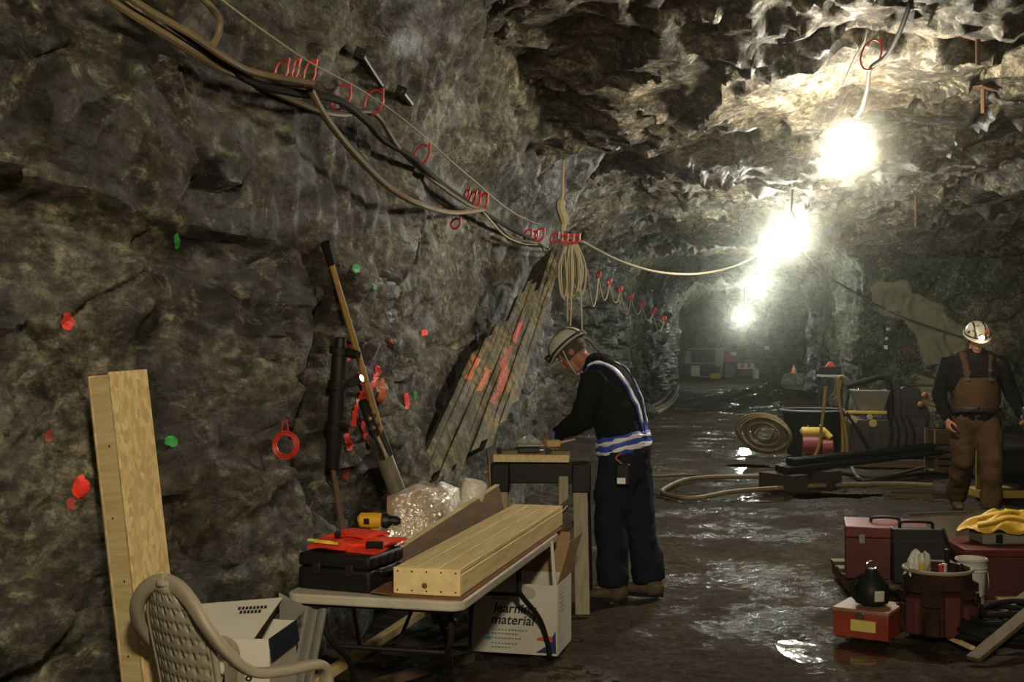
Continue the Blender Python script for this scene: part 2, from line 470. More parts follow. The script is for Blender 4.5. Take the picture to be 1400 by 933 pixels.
# ---- right wall: the near side drift, the pillar that faces us, then the far drift
poly = [(5.2, -3), (7.6, 8), (9.6, 17), (11.3, 21.5), (10.2, 23.3), (8.4, 23.8), (7.1, 24.1), (6.75, 24.9), (7.6, 29), (9.0, 36), (9.9, 41), (11.2, 44), (12.4, 50), (14.6, 62)]
cr = spline([Vector((x, y, 0)) for x, y in poly], 40)
ss = [0]
for a_, b_ in zip(cr, cr[1:]): ss.append(ss[-1] + (b_ - a_).length)
tgt = np.concatenate([np.linspace(0, 22, 90, endpoint=False), np.linspace(22, 34, 260, endpoint=False), np.linspace(34, ss[-1], 180)])
cx = np.interp(tgt, ss, [p.x for p in cr]); cy = np.interp(tgt, ss, [p.y for p in cr])
tx = np.gradient(cx); ty = np.gradient(cy); ln = np.hypot(tx, ty); nx, ny = -ty / ln, tx / ln
NR = 130
zr = np.linspace(-0.3, 4.0, NR + 1)
CX, ZR = np.meshgrid(cx, zr); CY, _ = np.meshgrid(cy, zr); NX, _ = np.meshgrid(nx, zr); NY, _ = np.meshgrid(ny, zr)
dR = rough(np.stack([CX, CY, ZR], 2).reshape(-1, 3), 1.15, 500).reshape(CX.shape) + 0.3 * np.clip(0.6 - ZR, 0, 1) + 0.35 * np.clip(ZR - 2.9, 0, 2)
PR = np.stack([CX + NX * dR, CY + NY * dR, ZR], 2)
wall_right = grid_mesh('wall_right', PR.reshape(-1, 3), len(tgt) - 1, NR, ROCK_R, False)
tag(wall_right, 'greenish dark rock wall of the side drift and pillar', None)
# ---- end wall
xb = np.linspace(5.5, 17, 120); zb = np.linspace(-0.3, 4.2, 60)
XB, ZB = np.meshgrid(xb, zb)
dB = rough(np.stack([XB, 0 * XB + 60, ZB], 2).reshape(-1, 3), 2.0, 700).reshape(XB.shape)
wall_back = grid_mesh('wall_back', np.stack([XB, 60.5 - dB, ZB], 2).reshape(-1, 3), len(xb) - 1, len(zb) - 1, ROCK_R, False)
tag(wall_back, 'hazy rock face closing the far end of the drift', None)

# ---- floor: churned wet mud with shallow basins
NF = 300
nf = np.linspace(-2.9, 8.9, NF + 1)
YF0 = np.concatenate([np.linspace(-3, 3.6, 20, endpoint=False), 3.6 * np.exp(np.linspace(0, math.log(62 / 3.6), 520))])
NG, YF = np.meshgrid(nf, YF0)
XF = NG + SLOPE * YF
PUDS = [(3.02, 15.6, 0.62, 1.5), (2.55, 13.4, 1.25, 0.6), (2.08, 6.58, 0.58, 0.52), (4.0, 13.1, 0.9, 0.45), (3.25, 17.9, 0.8, 1.5)]
def floor_h(x, y):
    p = np.stack([np.ravel(x), np.ravel(y), 0 * np.ravel(x)], 1)
    z = -0.022 + 0.030 * fbm(p * np.array([1.1, 0.8, 1]), 4, 801) + 0.022 * fbm(p * np.array([5, 4, 1]), 4, 811, 0.6) + 0.010 * fbm(p * np.array([16, 13, 1]), 3, 821)
    z = np.minimum(z, 0.004 + 0.25 * (z - 0.004))
    for (a, b, ra, rb) in PUDS:
        r = np.hypot((p[:, 0] - a) / ra, (p[:, 1] - b) / rb) + 0.35 * fbm(p * 1.9, 3, 831)
        z = z - 0.022 * (1 - sstep(0.45, 1.05, r))
    nn = p[:, 0] - SLOPE * p[:, 1]
    z = z + 0.25 * np.clip(-1.75 - nn, 0, 1) * 0.8 + 0.10 * np.clip(p[:, 1] - 40, 0, 20) / 20
    heap = np.exp(-((p[:, 0] - 6.9) / 1.6) ** 2 - ((p[:, 1] - 33) / 4.0) ** 2)
    return (z + 0.5 * heap * (0.7 + 0.6 * fbm(p * 2, 3, 841))).reshape(np.shape(x))
ZF = floor_h(XF, YF)
def mud():
    m = bpy.data.materials.new('wet_mud'); m.use_nodes = True
    N = m.node_tree.nodes; L = m.node_tree.links; p = N['Principled BSDF']
    g = N.new('ShaderNodeNewGeometry')
    def noise(sc, det, rg=0.6, st=(1, 1, 1)):
        mp = N.new('ShaderNodeMapping'); mp.inputs['Scale'].default_value = st; L.new(g.outputs['Position'], mp.inputs['Vector'])
        n = N.new('ShaderNodeTexNoise'); n.inputs['Scale'].default_value = sc; n.inputs['Detail'].default_value = det; n.inputs['Roughness'].default_value = rg
        L.new(mp.outputs[0], n.inputs['Vector']); return n
    n1 = noise(1.3, 8, 0.65); r1 = ramp(N, [(0.3, (0.016, 0.010, 0.005)), (0.55, (0.052, 0.035, 0.017)), (0.75, (0.10, 0.072, 0.038))]); L.new(n1.outputs['Fac'], r1.inputs['Fac'])
    n2 = noise(15, 8, 0.78); r2 = ramp(N, [(0.42, (0.30,) * 3), (0.51, (0.9,) * 3), (0.60, (1.9,) * 3)]); L.new(n2.outputs['Fac'], r2.inputs['Fac'])
    mx = N.new('ShaderNodeMix'); mx.data_type = 'RGBA'; mx.blend_type = 'MULTIPLY'; mx.inputs[0].default_value = 1.0
    L.new(r1.outputs[0], mx.inputs[6]); L.new(r2.outputs[0], mx.inputs[7]); L.new(mx.outputs[2], p.inputs['Base Color'])
    n3 = noise(0.9, 7, 0.7); r3 = ramp(N, [(0.41, (0.13,) * 3), (0.475, (0.9,) * 3)]); ad = N.new('ShaderNodeMath'); ad.operation = 'MULTIPLY_ADD'; ad.inputs[1].default_value = 0.55; L.new(n2.outputs['Fac'], ad.inputs[0]); L.new(n3.outputs['Fac'], ad.inputs[2]); sb = N.new('ShaderNodeMath'); sb.operation = 'SUBTRACT'; sb.inputs[1].default_value = 0.275; L.new(ad.outputs[0], sb.inputs[0]); L.new(sb.outputs[0], r3.inputs['Fac']); L.new(r3.outputs[0], p.inputs['Roughness'])
    p.inputs['Specular IOR Level'].default_value = 0.30
    b = N.new('ShaderNodeBump'); b.inputs['Strength'].default_value = 1.0; b.inputs['Distance'].default_value = 0.035
    n4 = noise(24, 8, 0.72); L.new(n4.outputs['Fac'], b.inputs['Height'])
    b2 = N.new('ShaderNodeBump'); b2.inputs['Strength'].default_value = 0.6; b2.inputs['Distance'].default_value = 0.05
    n5 = noise(8, 4, 0.6); L.new(n5.outputs['Fac'], b2.inputs['Height']); L.new(b.outputs[0], b2.inputs['Normal']); L.new(b2.outputs[0], p.inputs['Normal'])
    return m
floor = grid_mesh('floor', np.stack([XF, YF, ZF], 2).reshape(-1, 3), NF, len(YF0) - 1, mud(), False)
tag(floor, 'wet brown mud floor with ruts and shallow dips', None)
def fz(x, y): return float(floor_h(np.array([x]), np.array([y]))[0])

WATER = mat('muddy_water', (0.035, 0.026, 0.015), 0.08, bump=0.35, bscale=6, spec=0.6, ior=1.33)
PLAB = ['long puddle mirroring the far lamp before the steel pipes', 'broad shallow puddle beside the looped hose', 'wide puddle around the red box with the yellow sticker',
        'puddle in front of the pipe blocks', 'puddle behind the pipes reaching the hose coil']
for k, (a, b, ra, rb) in enumerate(PUDS):
    mb = MB(); n = 40; zc = -0.0355
    ring = []
    for j in range(n):
        th = 2 * math.pi * j / n; ring.append((a + ra * 1.15 * math.cos(th), b + rb * 1.15 * math.sin(th), zc))
    mb.add([(a, b, zc)] + ring, [(0, 1 + j, 1 + (j + 1) % n) for j in range(n)])
    tag(mb.build('puddle', WATER, None, smooth=0), PLAB[k], 'puddle', 'puddles on the mud floor')

# ---- haze filling the drift
hz = bpy.data.materials.new('mine_haze'); hz.use_nodes = True
Nn = hz.node_tree.nodes; Nn.remove(Nn['Principled BSDF'])
vs_ = Nn.new('ShaderNodeVolumeScatter'); vs_.inputs['Color'].default_value = (1.0, 1.0, 0.88, 1); vs_.inputs['Density'].default_value = HAZE; vs_.inputs['Anisotropy'].default_value = 0.978
hz.node_tree.links.new(vs_.outputs[0], Nn['Material Output'].inputs['Volume'])
if HAZE > 0:
    mb = MB(); mb.box((7, 29, 1.9), (28, 66, 4.6))
    o = mb.build('haze', hz, None, smooth=0); tag(o, 'thin damp haze hanging in the whole drift', 'haze', kind='stuff')
# ============================================================ LAMPS ON THE STRING
CORD = mat('lamp_cord', (0.010, 0.009, 0.009), 0.8, spec=0.2)
SOCK = mat('lamp_socket', (0.02, 0.02, 0.02), 0.5)
REDTIE = mat('red_tie', (0.55, 0.03, 0.02), 0.45)
def lamp_mat(col, st):
    return mat('lit_glass_%d_%d' % (int(col[2] * 100), int(st)), (0.9, 0.9, 0.9), 0.3, emit=col, strength=st)
LLAB = ['bare glaring globe lamp hanging lowest and largest under the ceiling', 'second glaring lamp of the string, just above the smaller third', 'third glaring lamp of the string, merging with the second one',
        'fourth lamp of the string, over the long ceiling lip', 'farthest small glaring lamp at the end of the string']
def make_lamp(p, st, col, label, r=0.15):
    t_ = thing('string_lamp', label, 'lamp', p, 0, 'lamps on the string down the drift')
    prof = [(0.02, -r * 1.05)] + [(r * math.sin(a), -r * math.cos(a)) for a in [0.25 + 0.27 * i for i in range(10)]] + [(0.045, r * 0.98), (0.045, r * 1.1)]
    MB().lathe(prof, 18).build('bulb', lamp_mat(col, st), t_)
    MB().lathe([(0.03, r * 1.08), (0.055, r * 1.1), (0.055, r * 1.5), (0.03, r * 1.7), (0.012, r * 1.8)], 14).build('socket', SOCK, t_)
    return t_
lamp_pos = []; lamp_obj = []
for k, (x, y, d, st, col) in enumerate(LAMPS):
    p = at(x, y, d); lamp_pos.append(p)
    lamp_obj.append(make_lamp(p, st, col, LLAB[k], 0.15 if k < 3 else 0.17))
pb = Vector(LAMP_BEHIND[0]); make_lamp(pb, LAMP_BEHIND[1], LAMP_BEHIND[2], 'string lamp over the shoulder of the photographer, out of the frame')
# ============================================================ NEAR LEFT: post, chair, cartons, table and what is on it
T14 = math.radians(-14)
PINE = mat('pine', (0.74, 0.60, 0.31), 0.62, col2=(0.60, 0.45, 0.20), scale=5, stretch=(9, 0.7, 9), bump=0.15, bscale=30)
PINE2 = mat('pine_end', (0.74, 0.58, 0.29), 0.7, col2=(0.62, 0.46, 0.21), scale=14, bump=0.15)
def osb():
    m = bpy.data.materials.new('strand_board'); m.use_nodes = True; N = m.node_tree.nodes; L = m.node_tree.links; p = N['Principled BSDF']
    tc = N.new('ShaderNodeTexCoord'); mp = N.new('ShaderNodeMapping'); mp.inputs['Scale'].default_value = (95, 95, 30); L.new(tc.outputs['Object'], mp.inputs['Vector'])
    v = N.new('ShaderNodeTexVoronoi'); v.inputs['Scale'].default_value = 1.0; L.new(mp.outputs[0], v.inputs['Vector'])
    sp = N.new('ShaderNodeSeparateColor'); L.new(v.outputs['Color'], sp.inputs[0])
    r = ramp(N, [(0.0, (0.38, 0.27, 0.11)), (0.45, (0.45, 0.33, 0.145)), (1.0, (0.56, 0.44, 0.22))]); L.new(sp.outputs[0], r.inputs['Fac']); L.new(r.outputs[0], p.inputs['Base Color'])
    b = N.new('ShaderNodeBump'); b.inputs['Strength'].default_value = 0.4; b.inputs['Distance'].default_value = 0.003; L.new(sp.outputs[1], b.inputs['Height']); L.new(b.outputs[0], p.inputs['Normal'])
    p.inputs['Roughness'].default_value = 0.7; return m
OSB = osb()
IRON = mat('dark_iron', (0.035, 0.033, 0.03), 0.5, 0.7)
STEEL = mat('steel', (0.45, 0.45, 0.43), 0.32, 1.0, col2=(0.3, 0.3, 0.28), scale=20)
CHROME = mat('chrome', (0.75, 0.75, 0.73), 0.12, 1.0)
BLACKP = mat('black_plastic', (0.008, 0.008, 0.008), 0.5, spec=0.3, bump=0.1, bscale=120)
RUB = mat('rubber', (0.009, 0.009, 0.008), 0.75, spec=0.2)

# ---- timber post leaning on the wall
B = at(226, 1098, 4.33); B.z = 0; Tp = at(160, 510, 4.40)
ax = (Tp - B); Ln = ax.length; az = ax.normalized()
wv_ = Vector((math.cos(.84), math.sin(.84), 0)); wv_ = (wv_ - az * wv_.dot(az)).normalized(); dv_ = az.cross(wv_).normalized()
post = thing('timber_post', 'tall boxed timber post leaning on the rock behind the plastic chair', 'post', B)
post.rotation_mode = 'QUATERNION'
post.rotation_quaternion = Matrix((wv_, dv_, az)).transposed().to_quaternion()
W_, D_ = 0.145, 0.150
for sy in (-1, 1):
    o = MB().box((0, sy * (D_ / 2 - .0065), Ln / 2), (W_ + .004, .013, Ln)).build('strand_board_face', OSB, post, 0.002)
for sx in (-1, 1):
    MB().box((sx * (W_ / 2 - .02), 0, Ln / 2 - .004), (.04, D_ - .028, Ln - .008)).build('pine_stud', PINE, post, 0.003)
for k, z in enumerate([0.25, 0.52, 0.78, 1.0, 1.25]):
    MB().lathe([(.004, 0), (.005, .001), (.001, .002)], 8, Matrix.Translation((-W_ / 2 - .0005, -.02 + .03 * (k % 2), z)) @ Matrix.Rotation(-math.pi / 2, 4, 'Y')).build('nail', IRON, post)

# ---- plastic armchair
CH = mat('chair_resin', (0.30, 0.265, 0.19), 0.5, col2=(0.23, 0.20, 0.14), scale=3, bump=0.08, bscale=70)
ch = thing('plastic_chair', 'grimy beige plastic armchair with slotted back beside the post', 'chair', (-0.925, 4.06, -0.006), math.radians(50)); ch.scale = (.94, .94, .96)
def backp(u, v):
    """u across -1..1, v up 0..1"""
    wdt = 0.178 * (1 - 0.10 * (1 - v)) * math.sqrt(max(0.0, 1 - max(0, (v - .55) / .47) ** 2.6)); y = u * wdt
    z = 0.40 + 0.485 * v; x = -0.15 - 0.10 * v ** 1.3 - 0.035 * (1 - u * u) + 0.01
    return Vector((x, y, z))
nu, nv = 25, 40; mb = MB(); off = 0
def skew(i): return i + (0.22 if i % 2 else -0.22) * (0 < i < nu)
P0 = [[backp(-0.96 + 1.92 * skew(i) / nu, 0.02 + 0.975 * j / nv) for i in range(nu + 1)] for j in range(nv + 1)]
keep = []
for j in range(nv):
    for i in range(nu):
        hole = (i % 2 == 1) and ( ((j + (i // 2) * 2) % 4 in (0, 1)) and i % 4 != 3 or (i % 4 == 3 and j % 4 == 1)) and 1 < j < nv - 2 and 0 < i < nu - 1
        if not hole: keep.append((i, j))
vid = {}
for (i, j) in keep:
    f = []
    for (a, b) in ((i, j), (i + 1, j), (i + 1, j + 1), (i, j + 1)):
        if (a, b) not in vid: vid[(a, b)] = len(mb.v); mb.v.append(P0[b][a])
        f.append(vid[(a, b)])
    mb.f.append(f); mb.mi.append(0)
o = mb.build('slotted_backrest', CH, ch, smooth=60)
s_ = o.modifiers.new('thick', 'SOLIDIFY'); s_.thickness = 0.008; s_.offset = 0
rim = [backp(-1.0, v) for v in [0, .2, .4, .55, .7, .8, .88, .94, .98, 1.0]] + [backp(0, 1.012)] + [backp(1.0, v) for v in [1.0, .98, .94, .88, .8, .7, .55, .4, .2, 0]]
MB().tube(spline(rim, 4), 0.013, 10, flat=0.75).build('back_frame', CH, ch)
def seatf(u, v):
    x = -0.20 + 0.42 * v; y = (u - .5) * (0.40 + .05 * v)
    return (x, y, 0.415 - 0.03 * math.sin(math.pi * min(1, v * 1.05)) * math.sin(math.pi * u) + 0.0 - 0.06 * max(0, v - .88) / .12 * .6)
MB().sheet(seatf, 16, 16, 0.008).build('seat', CH, ch)
MB().tube([(0.215, y, .392) for y in (-.21, -.1, 0, .1, .21)], 0.016, 8).build('seat_lip', CH, ch)
for s in (-1, 1):
    arm = spline([(-0.252, s * .004, .893), (-0.252, s * .075, .878), (-0.250, s * .145, .835), (-0.238, s * .195, .775), (-0.19, s * .237, .69), (-0.11, s * .262, .618), (0.0, s * .272, .598), (0.13, s * .272, .592), (0.185, s * .268, .582), (0.215, s * .262, .548), (0.222, s * .258, .49)], 6)
    mb = MB(); rings = []
    for i, p in enumerate(arm):
        a = arm[max(i - 1, 0)]; b = arm[min(i + 1, len(arm) - 1)]; t_ = (b - a).normalized()
        sd = Vector((0, 1, 0)); sd = (sd - t_ * sd.dot(t_)).normalized(); up = t_.cross(sd)
        hw = 0.028; ht = 0.017
        rings.append([p + sd * (hw * math.copysign(abs(math.cos(q)) ** .6, math.cos(q))) + up * (ht * math.copysign(abs(math.sin(q)) ** .7, math.sin(q))) for q in [2 * math.pi * k / 14 for k in range(14)]])
    mb.ringtube(rings).build('armrest', CH, ch, smooth=50)
    for nm, pl in (('front_leg', [(0.222, s * .258, .50), (0.235, s * .268, .25), (0.25, s * .28, 0)]), ('rear_leg', [(-0.16, s * .19, .42), (-0.21, s * .215, .2), (-0.25, s * .235, 0)])):
        mb = MB(); rings = []
        for p in spline(pl, 5):
            hw = .028 + .012 * p[2] / .5
            rings.append([Vector(p) + Vector((dx, dy, 0)) for dx, dy in ((-.017, -hw), (.017, -hw), (.022, 0), (.017, hw), (-.017, hw), (-.01, 0))])
        mb.ringtube(rings).build(nm, CH, ch, smooth=30)

# ---- white cartons
CARD_W = mat('white_carton', (0.56, 0.53, 0.45), 0.7, col2=(0.42, 0.39, 0.31), scale=3.0, lo=.45, hi=.8)
CARD_B = mat('brown_cardboard', (0.36, 0.23, 0.115), 0.8, col2=(0.30, 0.19, 0.09), scale=6, stretch=(1, 1, 6))
INK = mat('black_ink', (0.015, 0.015, 0.02), 0.6); BLUE = mat('blue_ink', (0.012, 0.024, 0.11), 0.55); BLUE_SHADED = mat('blue_ink_shaded', (0.008, 0.012, 0.035), 0.6); CYAN = mat('cyan_ink', (0.10, 0.32, 0.42), 0.6); GREYI = mat('grey_ink', (0.16, 0.16, 0.17), 0.7); REDI = mat('red_ink', (0.45, 0.07, 0.05), 0.6)
def face_frame(x, y, z): return Matrix.Translation((x, y, z)) @ Matrix.Rotation(math.pi / 2, 4, 'X')    # text on a face that looks to -y
def side_frame(x, y, z): return Matrix.Translation((x, y, z)) @ Matrix.Rotation(math.pi / 2, 4, 'Z') @ Matrix.Rotation(math.pi / 2, 4, 'X')
def carton(label, loc, rz, w, d, h, th=0.005):
    c = thing('cardboard_box', label, 'box', loc, rz)
    for nm, cc, s in (('front_panel', (0, -d / 2, h / 2), (w, th, h)), ('back_panel', (0, d / 2, h / 2), (w, th, h)), ('side_panel', (-w / 2, 0, h / 2), (th, d - th, h)), ('side_panel', (w / 2, 0, h / 2), (th, d - th, h)), ('bottom_panel', (0, 0, th / 2 + .001), (w - th, d - th, th))):
        MB().box(cc, s).build(nm, CARD_W if nm != 'bottom_panel' else CARD_B, c, .0015)
    return c
def art(c, w, d, h, big=True):
    y = -d / 2 - .0031
    def patch(poly, m, nm, dy=0.0):
        mb = MB(); mb.add([(x, y - dy, z) for x, z in poly] , [tuple(range(len(poly)))]); mb.build(nm, m, c, smooth=0)
    sw = [(-w / 2 + .002, .012)] + [(-w / 2 + .018 + .045 * (t / 10) ** 2.2, .012 + (h - .02) * t / 10) for t in range(11)] + [(-w / 2 + .002, h - .008)]
    patch(sw, BLUE, 'blue_swoosh')
    patch([(w / 2 - .11, .012), (w / 2 - .004, .012), (w / 2 - .008, .13), (w / 2 - .04, .06)], BLUE, 'blue_corner')
    patch([(w / 2 - .105, .075), (w / 2 - .02, .07), (w / 2 - .028, .10), (w / 2 - .10, .09)], REDI, 'red_mark', .0004)
    put_text('learning', .070, INK, c, face_frame(-.10, y, h - .165), shear=.22, bold=.0012)
    put_text('material', .070, INK, c, face_frame(-.115, y, h - .225), shear=.22, bold=.0012)
    mb = MB(); mb.box((-.065, y, h - .095), (.09, .0006, .010)); mb.build('cyan_line', CYAN, c, smooth=0)
    mb = MB(); mb.box((-w / 2 + .105, y, .075), (.035, .0006, .018)); mb.box((-w / 2 + .105, y, .10), (.02, .0006, .02)); mb.build('cyan_emblem', CYAN, c, smooth=0)
    for k, (z, l) in enumerate([(h - .255, .20), (h - .275, .15), (h - .298, .17), (h - .325, .16), (h - .345, .12), (h - .372, .22)]):
        if z < .02: continue
        mb = MB(); n = int(l / .018)
        for q in range(n):
            ww = .009 + .006 * random.random(); mb.box((-.105 + q * .018, y, z), (ww, .0006, .007))
        mb.build('small_print', GREYI, c, smooth=0)
b1 = carton('open white carton lettered in black, standing under the far end of the table', (0.045, 6.56, 0), T14, .47, .36, .36)
art(b1, .47, .36, .375)
# back flap and right flap stand up, brown inside; left flap folded out
mb = MB(); mb.hexa([(-.23, .18, .36), (.23, .18, .36), (.23, .184, .36), (-.23, .184, .36), (-.225, .20, .575), (.225, .20, .575), (.225, .205, .575), (-.225, .205, .575)]).build('back_flap', CARD_B, b1, label='brown flap standing up')
mb = MB(); mb.hexa([(.236, -.17, .36), (.236, .17, .36), (.231, .17, .36), (.231, -.17, .36), (.302, -.18, .585), (.302, .16, .585), (.297, .16, .585), (.297, -.18, .585)]).build('side_flap', CARD_B, b1, label='brown flap standing up')
mb = MB(); mb.hexa([(.215, -.183, .36), (.233, -.183, .36), (.233, -.178, .36), (.215, -.178, .36), (.20, -.186, .585), (.215, -.186, .585), (.215, -.181, .585), (.20, -.181, .585)]).build('torn_edge', CARD_W, b1)
mb = MB()
for q in range(5): mb.box((.2385, -.08 + .004 * q, .30 - .022 * q), (.0006, .09, .005))
mb.build('small_print', GREYI, b1, smooth=0)
mb = MB(); mb.ball((.07, -.183, .315), (.055, .001, .035), 16); mb.build('printed_picture', mat('print_grey', (0.36, 0.34, 0.30), .7), b1)

b2 = carton('open white carton with splayed flaps between the plastic chair and the table', (-1.045, 4.70, 0), math.radians(-8), .37, .32, .52)
art(b2, .37, .32, .52)
mb = MB(); mb.hexa([(-.18, -.165, .52), (.13, -.165, .52), (.13, -.16, .52), (-.18, -.16, .52), (-.20, .03, .595), (.16, .07, .625), (.16, .075, .620), (-.20, .035, .590)])
f1 = mb.build('front_flap', CARD_W, b2, .001, label='white flap bent up, with dark print')
M_ = Matrix.Translation((.02, -.01, .594)) @ Matrix.Rotation(math.radians(9), 4, 'Z') @ Matrix.Rotation(math.radians(23.5), 4, 'X') @ Matrix.Rotation(math.radians(-3.5), 4, 'Y')
for q, l in enumerate((.13, .10)):
    mb = MB()
    for e in range(int(l / .015)): mb.box((e * .014 + .01 * q, -.026 * q, .003), (.010, .016, .0006))
    oo = mb.build('flap_print', INK, b2, smooth=0); oo.matrix_local = M_
MB().hexa([(.12, .16, .52), (.185, .16, .52), (.185, .155, .52), (.12, .155, .52), (.15, .06, .645), (.27, .03, .60), (.27, .035, .595), (.15, .065, .64)]).build('rear_flap', CARD_W, b2, .001)
MB().hexa([(.1875, -.16, .52), (.1875, .16, .52), (.1825, .16, .52), (.1825, -.16, .52), (.2005, -.16, .44), (.2005, .16, .44), (.1955, .16, .44), (.1955, -.16, .44)]).build('side_flap', BLUE_SHADED, b2, .001)  # blue of the side flap is a darker copy, shade put into its colour
SHEETP = mat('cloudy_plastic', (0.30, 0.29, 0.25), 0.35, alpha=0.55, bump=0.4, bscale=14)
def hang(u, v):
    return (-.78 + .10 * (u - .5) - .10 * v, 4.98 - .02 * math.sin(9 * u) - .05 * v, .575 - .55 * v + .006 * math.sin(20 * u))
tag(MB().sheet(hang, 14, 18, .0008).build('plastic_sheet', SHEETP), 'cloudy grey plastic strip hanging from the near corner of the table', 'sheet')

# ---- folding table
TABP = mat('table_plastic', (0.47, 0.44, 0.35), 0.5, col2=(0.38, 0.35, 0.26), scale=5, bump=0.1, bscale=150)
tb = thing('folding_table', 'cream plastic folding table with bent metal legs by the rock wall', 'table', (-0.908, 4.95, 0), T14)
TW, TL, TH = 0.74, 1.83, 0.60
def rrect(w, l, r, n=6):
    out = []
    for cx_, cy_, a0 in ((w - r, l - r, 0), (r, l - r, 90), (r, r, 180), (w - r, r, 270)):
        for k in range(n + 1):
            a = math.radians(a0 + 90 * k / n); out.append((cx_ + r * math.cos(a), cy_ + r * math.sin(a)))
    return out
MB().prism(rrect(TW, TL, .06), TH - .040, TH).build('tabletop', TABP, tb, .008, seg=3)
MB().prism([(x * .94 + TW * .03, y * .97 + TL * .015) for x, y in rrect(TW, TL, .06)], TH - .052, TH - .038).build('apron', IRON, tb)
for y0, dy in ((0.30, 1), (1.50, 1)):
    for x0, sx in ((0.10, 1), (TW - .10, -1)):
        inn = 0.05 if y0 < 1 else 0.0
        pts = [(x0, y0 - .13, TH - .05), (x0, y0 - .12, TH - .17), (x0 + sx * inn * .4, y0 - .09, TH - .24), (x0 + sx * inn, y0 + .04, .24), (x0 + sx * inn, y0 + .12, .02)]
        if y0 > 1: pts = [(x0, y0 - .18, TH - .05), (x0, y0 - .175, TH - .18), (x0 + .005, y0 - .155, TH - .24), (x0 + .06, y0 + .03, .20), (x0 + .09, y0 + .12, .02)]
        L_ = MB().tube(spline(pts, 4), 0.0135, 8).build('leg', IRON, tb)
        e = pts[-1]
        MB().lathe([(.018, 0), (.018, .035), (.012, .04)], 10, Matrix.Translation((e[0], e[1], 0.0))).build('rubber_foot', RUB, L_)
    MB().tube([(.10 + .03, y0 - .02, .33), (TW - .13, y0 - .02, .33)], 0.010, 8).build('cross_bar', IRON, tb)
    MB().tube([(TW / 2, y0 - .02, .33), (TW / 2, y0 + .38 * dy, TH - .05)], 0.008, 8).build('brace', IRON, tb)

def TP(x, y, z=0.0):
    """table coordinates to world"""
    return Vector((-0.908, 4.95, TH)) + Matrix.Rotation(T14, 3, 'Z') @ Vector((x, y, z))
# ---- long pine box on the table
HARD = mat('hardboard', (0.20, 0.075, 0.03), 0.6, col2=(0.13, 0.05, 0.02), scale=9, bump=0.1)
bw, bl, bh = 0.275, 1.97, 0.105
bx_loc = TP(0.435, 0.07, .006)
hb = thing('hardboard_sheet', 'thin red-brown hardboard sheet lying under the long pine box', 'board', TP(.30, .0, .0), T14)
def hbf(u, v):
    x = 0.09 + .34 * u; y = .03 + 1.93 * v
    z = .005 + .16 * max(0, .32 - u) ** 1.0 * (0.25 + .75 * v)
    return (x - .10 * max(0, .35 - u) * (1 - v), y, z)
MB().sheet(hbf, 14, 20, .004).build('hardboard', HARD, hb)
tr = thing('pine_box', 'long shallow pine box with nailed end lying on the folding table', 'box', bx_loc, T14)
pw = (bw - .004) / 3
for k in range(3):
    o = MB().box((pw * (k + .5) + .002, bl / 2, bh - .010 + (.0008 if k == 1 else 0)), (pw - .003, bl - .044, .020)).build('top_plank', PINE, tr, .003)
for sx in (0, 1):
    MB().box((.011 if sx == 0 else bw - .011, bl / 2, (bh - .022) / 2), (.022, bl - .044, bh - .024)).build('side_board', PINE, tr, .003)
for y in (.010, bl - .010):
    e = MB().box((bw / 2, y, bh / 2), (bw, .020, bh)).build('end_board', PINE2, tr, .003)
    if y < 1:
        for z in (.016, bh - .014):
            for k in range(5):
                MB().lathe([(.0035, 0), (.004, .001), (.001, .0018)], 8, Matrix.Translation((.018 + (bw - .036) * k / 4, -.0005, z)) @ Matrix.Rotation(math.pi / 2, 4, 'X')).build('nail', IRON, e)
        MB().lathe([(.012, 0), (.008, .001), (.001, .0012)], 10, Matrix.Translation((bw * .47, -.0003, bh * .35)) @ Matrix.Rotation(math.pi / 2, 4, 'X')).build('knot', HARD, e)
# board leaning along the far side of the box
brd = thing('pine_board', 'long dark-faced board standing on edge behind the pine box', 'board', TP(.385, .40, .008), T14)
MB().hexa([(0.0, 0, .02), (.018, 0, .02), (.018, 1.62, 0), (.0, 1.62, 0), (-.045, 0, .125), (-.022, 0, .125), (-.025, 1.62, .205), (-.048, 1.62, .205)]).build('face', mat('weathered_board', (0.16, 0.095, 0.045), .7, col2=(0.10, 0.06, 0.03), scale=6, stretch=(9, .7, 9)), brd, .002)
MB().hexa([(-.0455, 0, .1255), (-.0215, 0, .1255), (-.0245, 1.62, .2055), (-.0485, 1.62, .2055), (-.047, 0, .131), (-.0205, 0, .131), (-.0235, 1.62, .211), (-.050, 1.62, .211)]).build('raw_edge', PINE, brd, .001, label='pale sawn top edge')

# ---- black tool case with orange vest, drill, wrapped parcel
cs = thing('tool_case', 'black hard plastic tool case lying near the table corner', 'case', TP(.015, .10, .001), math.radians(-22))
MB().box((.165, .15, .045), (.33, .30, .09)).build('lower_shell', BLACKP, cs, .014, seg=3)
MB().box((.165, .15, .119), (.33, .30, .055)).build('lid', BLACKP, cs, .014, seg=3)
for k in range(2):
    MB().box((.09 + .15 * k, -.004, .088), (.035, .012, .045)).build('latch', IRON, cs, .003)
MB().tube(spline([(.33, .06, .08), (.355, .07, .08), (.36, .15, .08), (.355, .23, .08), (.33, .24, .08)], 4), .010, 8).build('handle', BLACKP, cs)
for k in range(4): MB().box((.332, .05 + .065 * k, .12), (.008, .04, .035)).build('rib', BLACKP, cs, .002)
ORG = mat('orange_fabric', (0.85, 0.055, 0.012), 0.65, col2=(0.62, 0.03, 0.008), scale=12, bump=0.3, bscale=30)
YEL = mat('yellow_tape', (0.85, 0.62, 0.04), 0.5)
vs = thing('orange_vest', 'folded orange-red safety vest with yellow tape on the black case', 'vest', cs.location + Vector((.02, .03, .1485)), math.radians(-18))
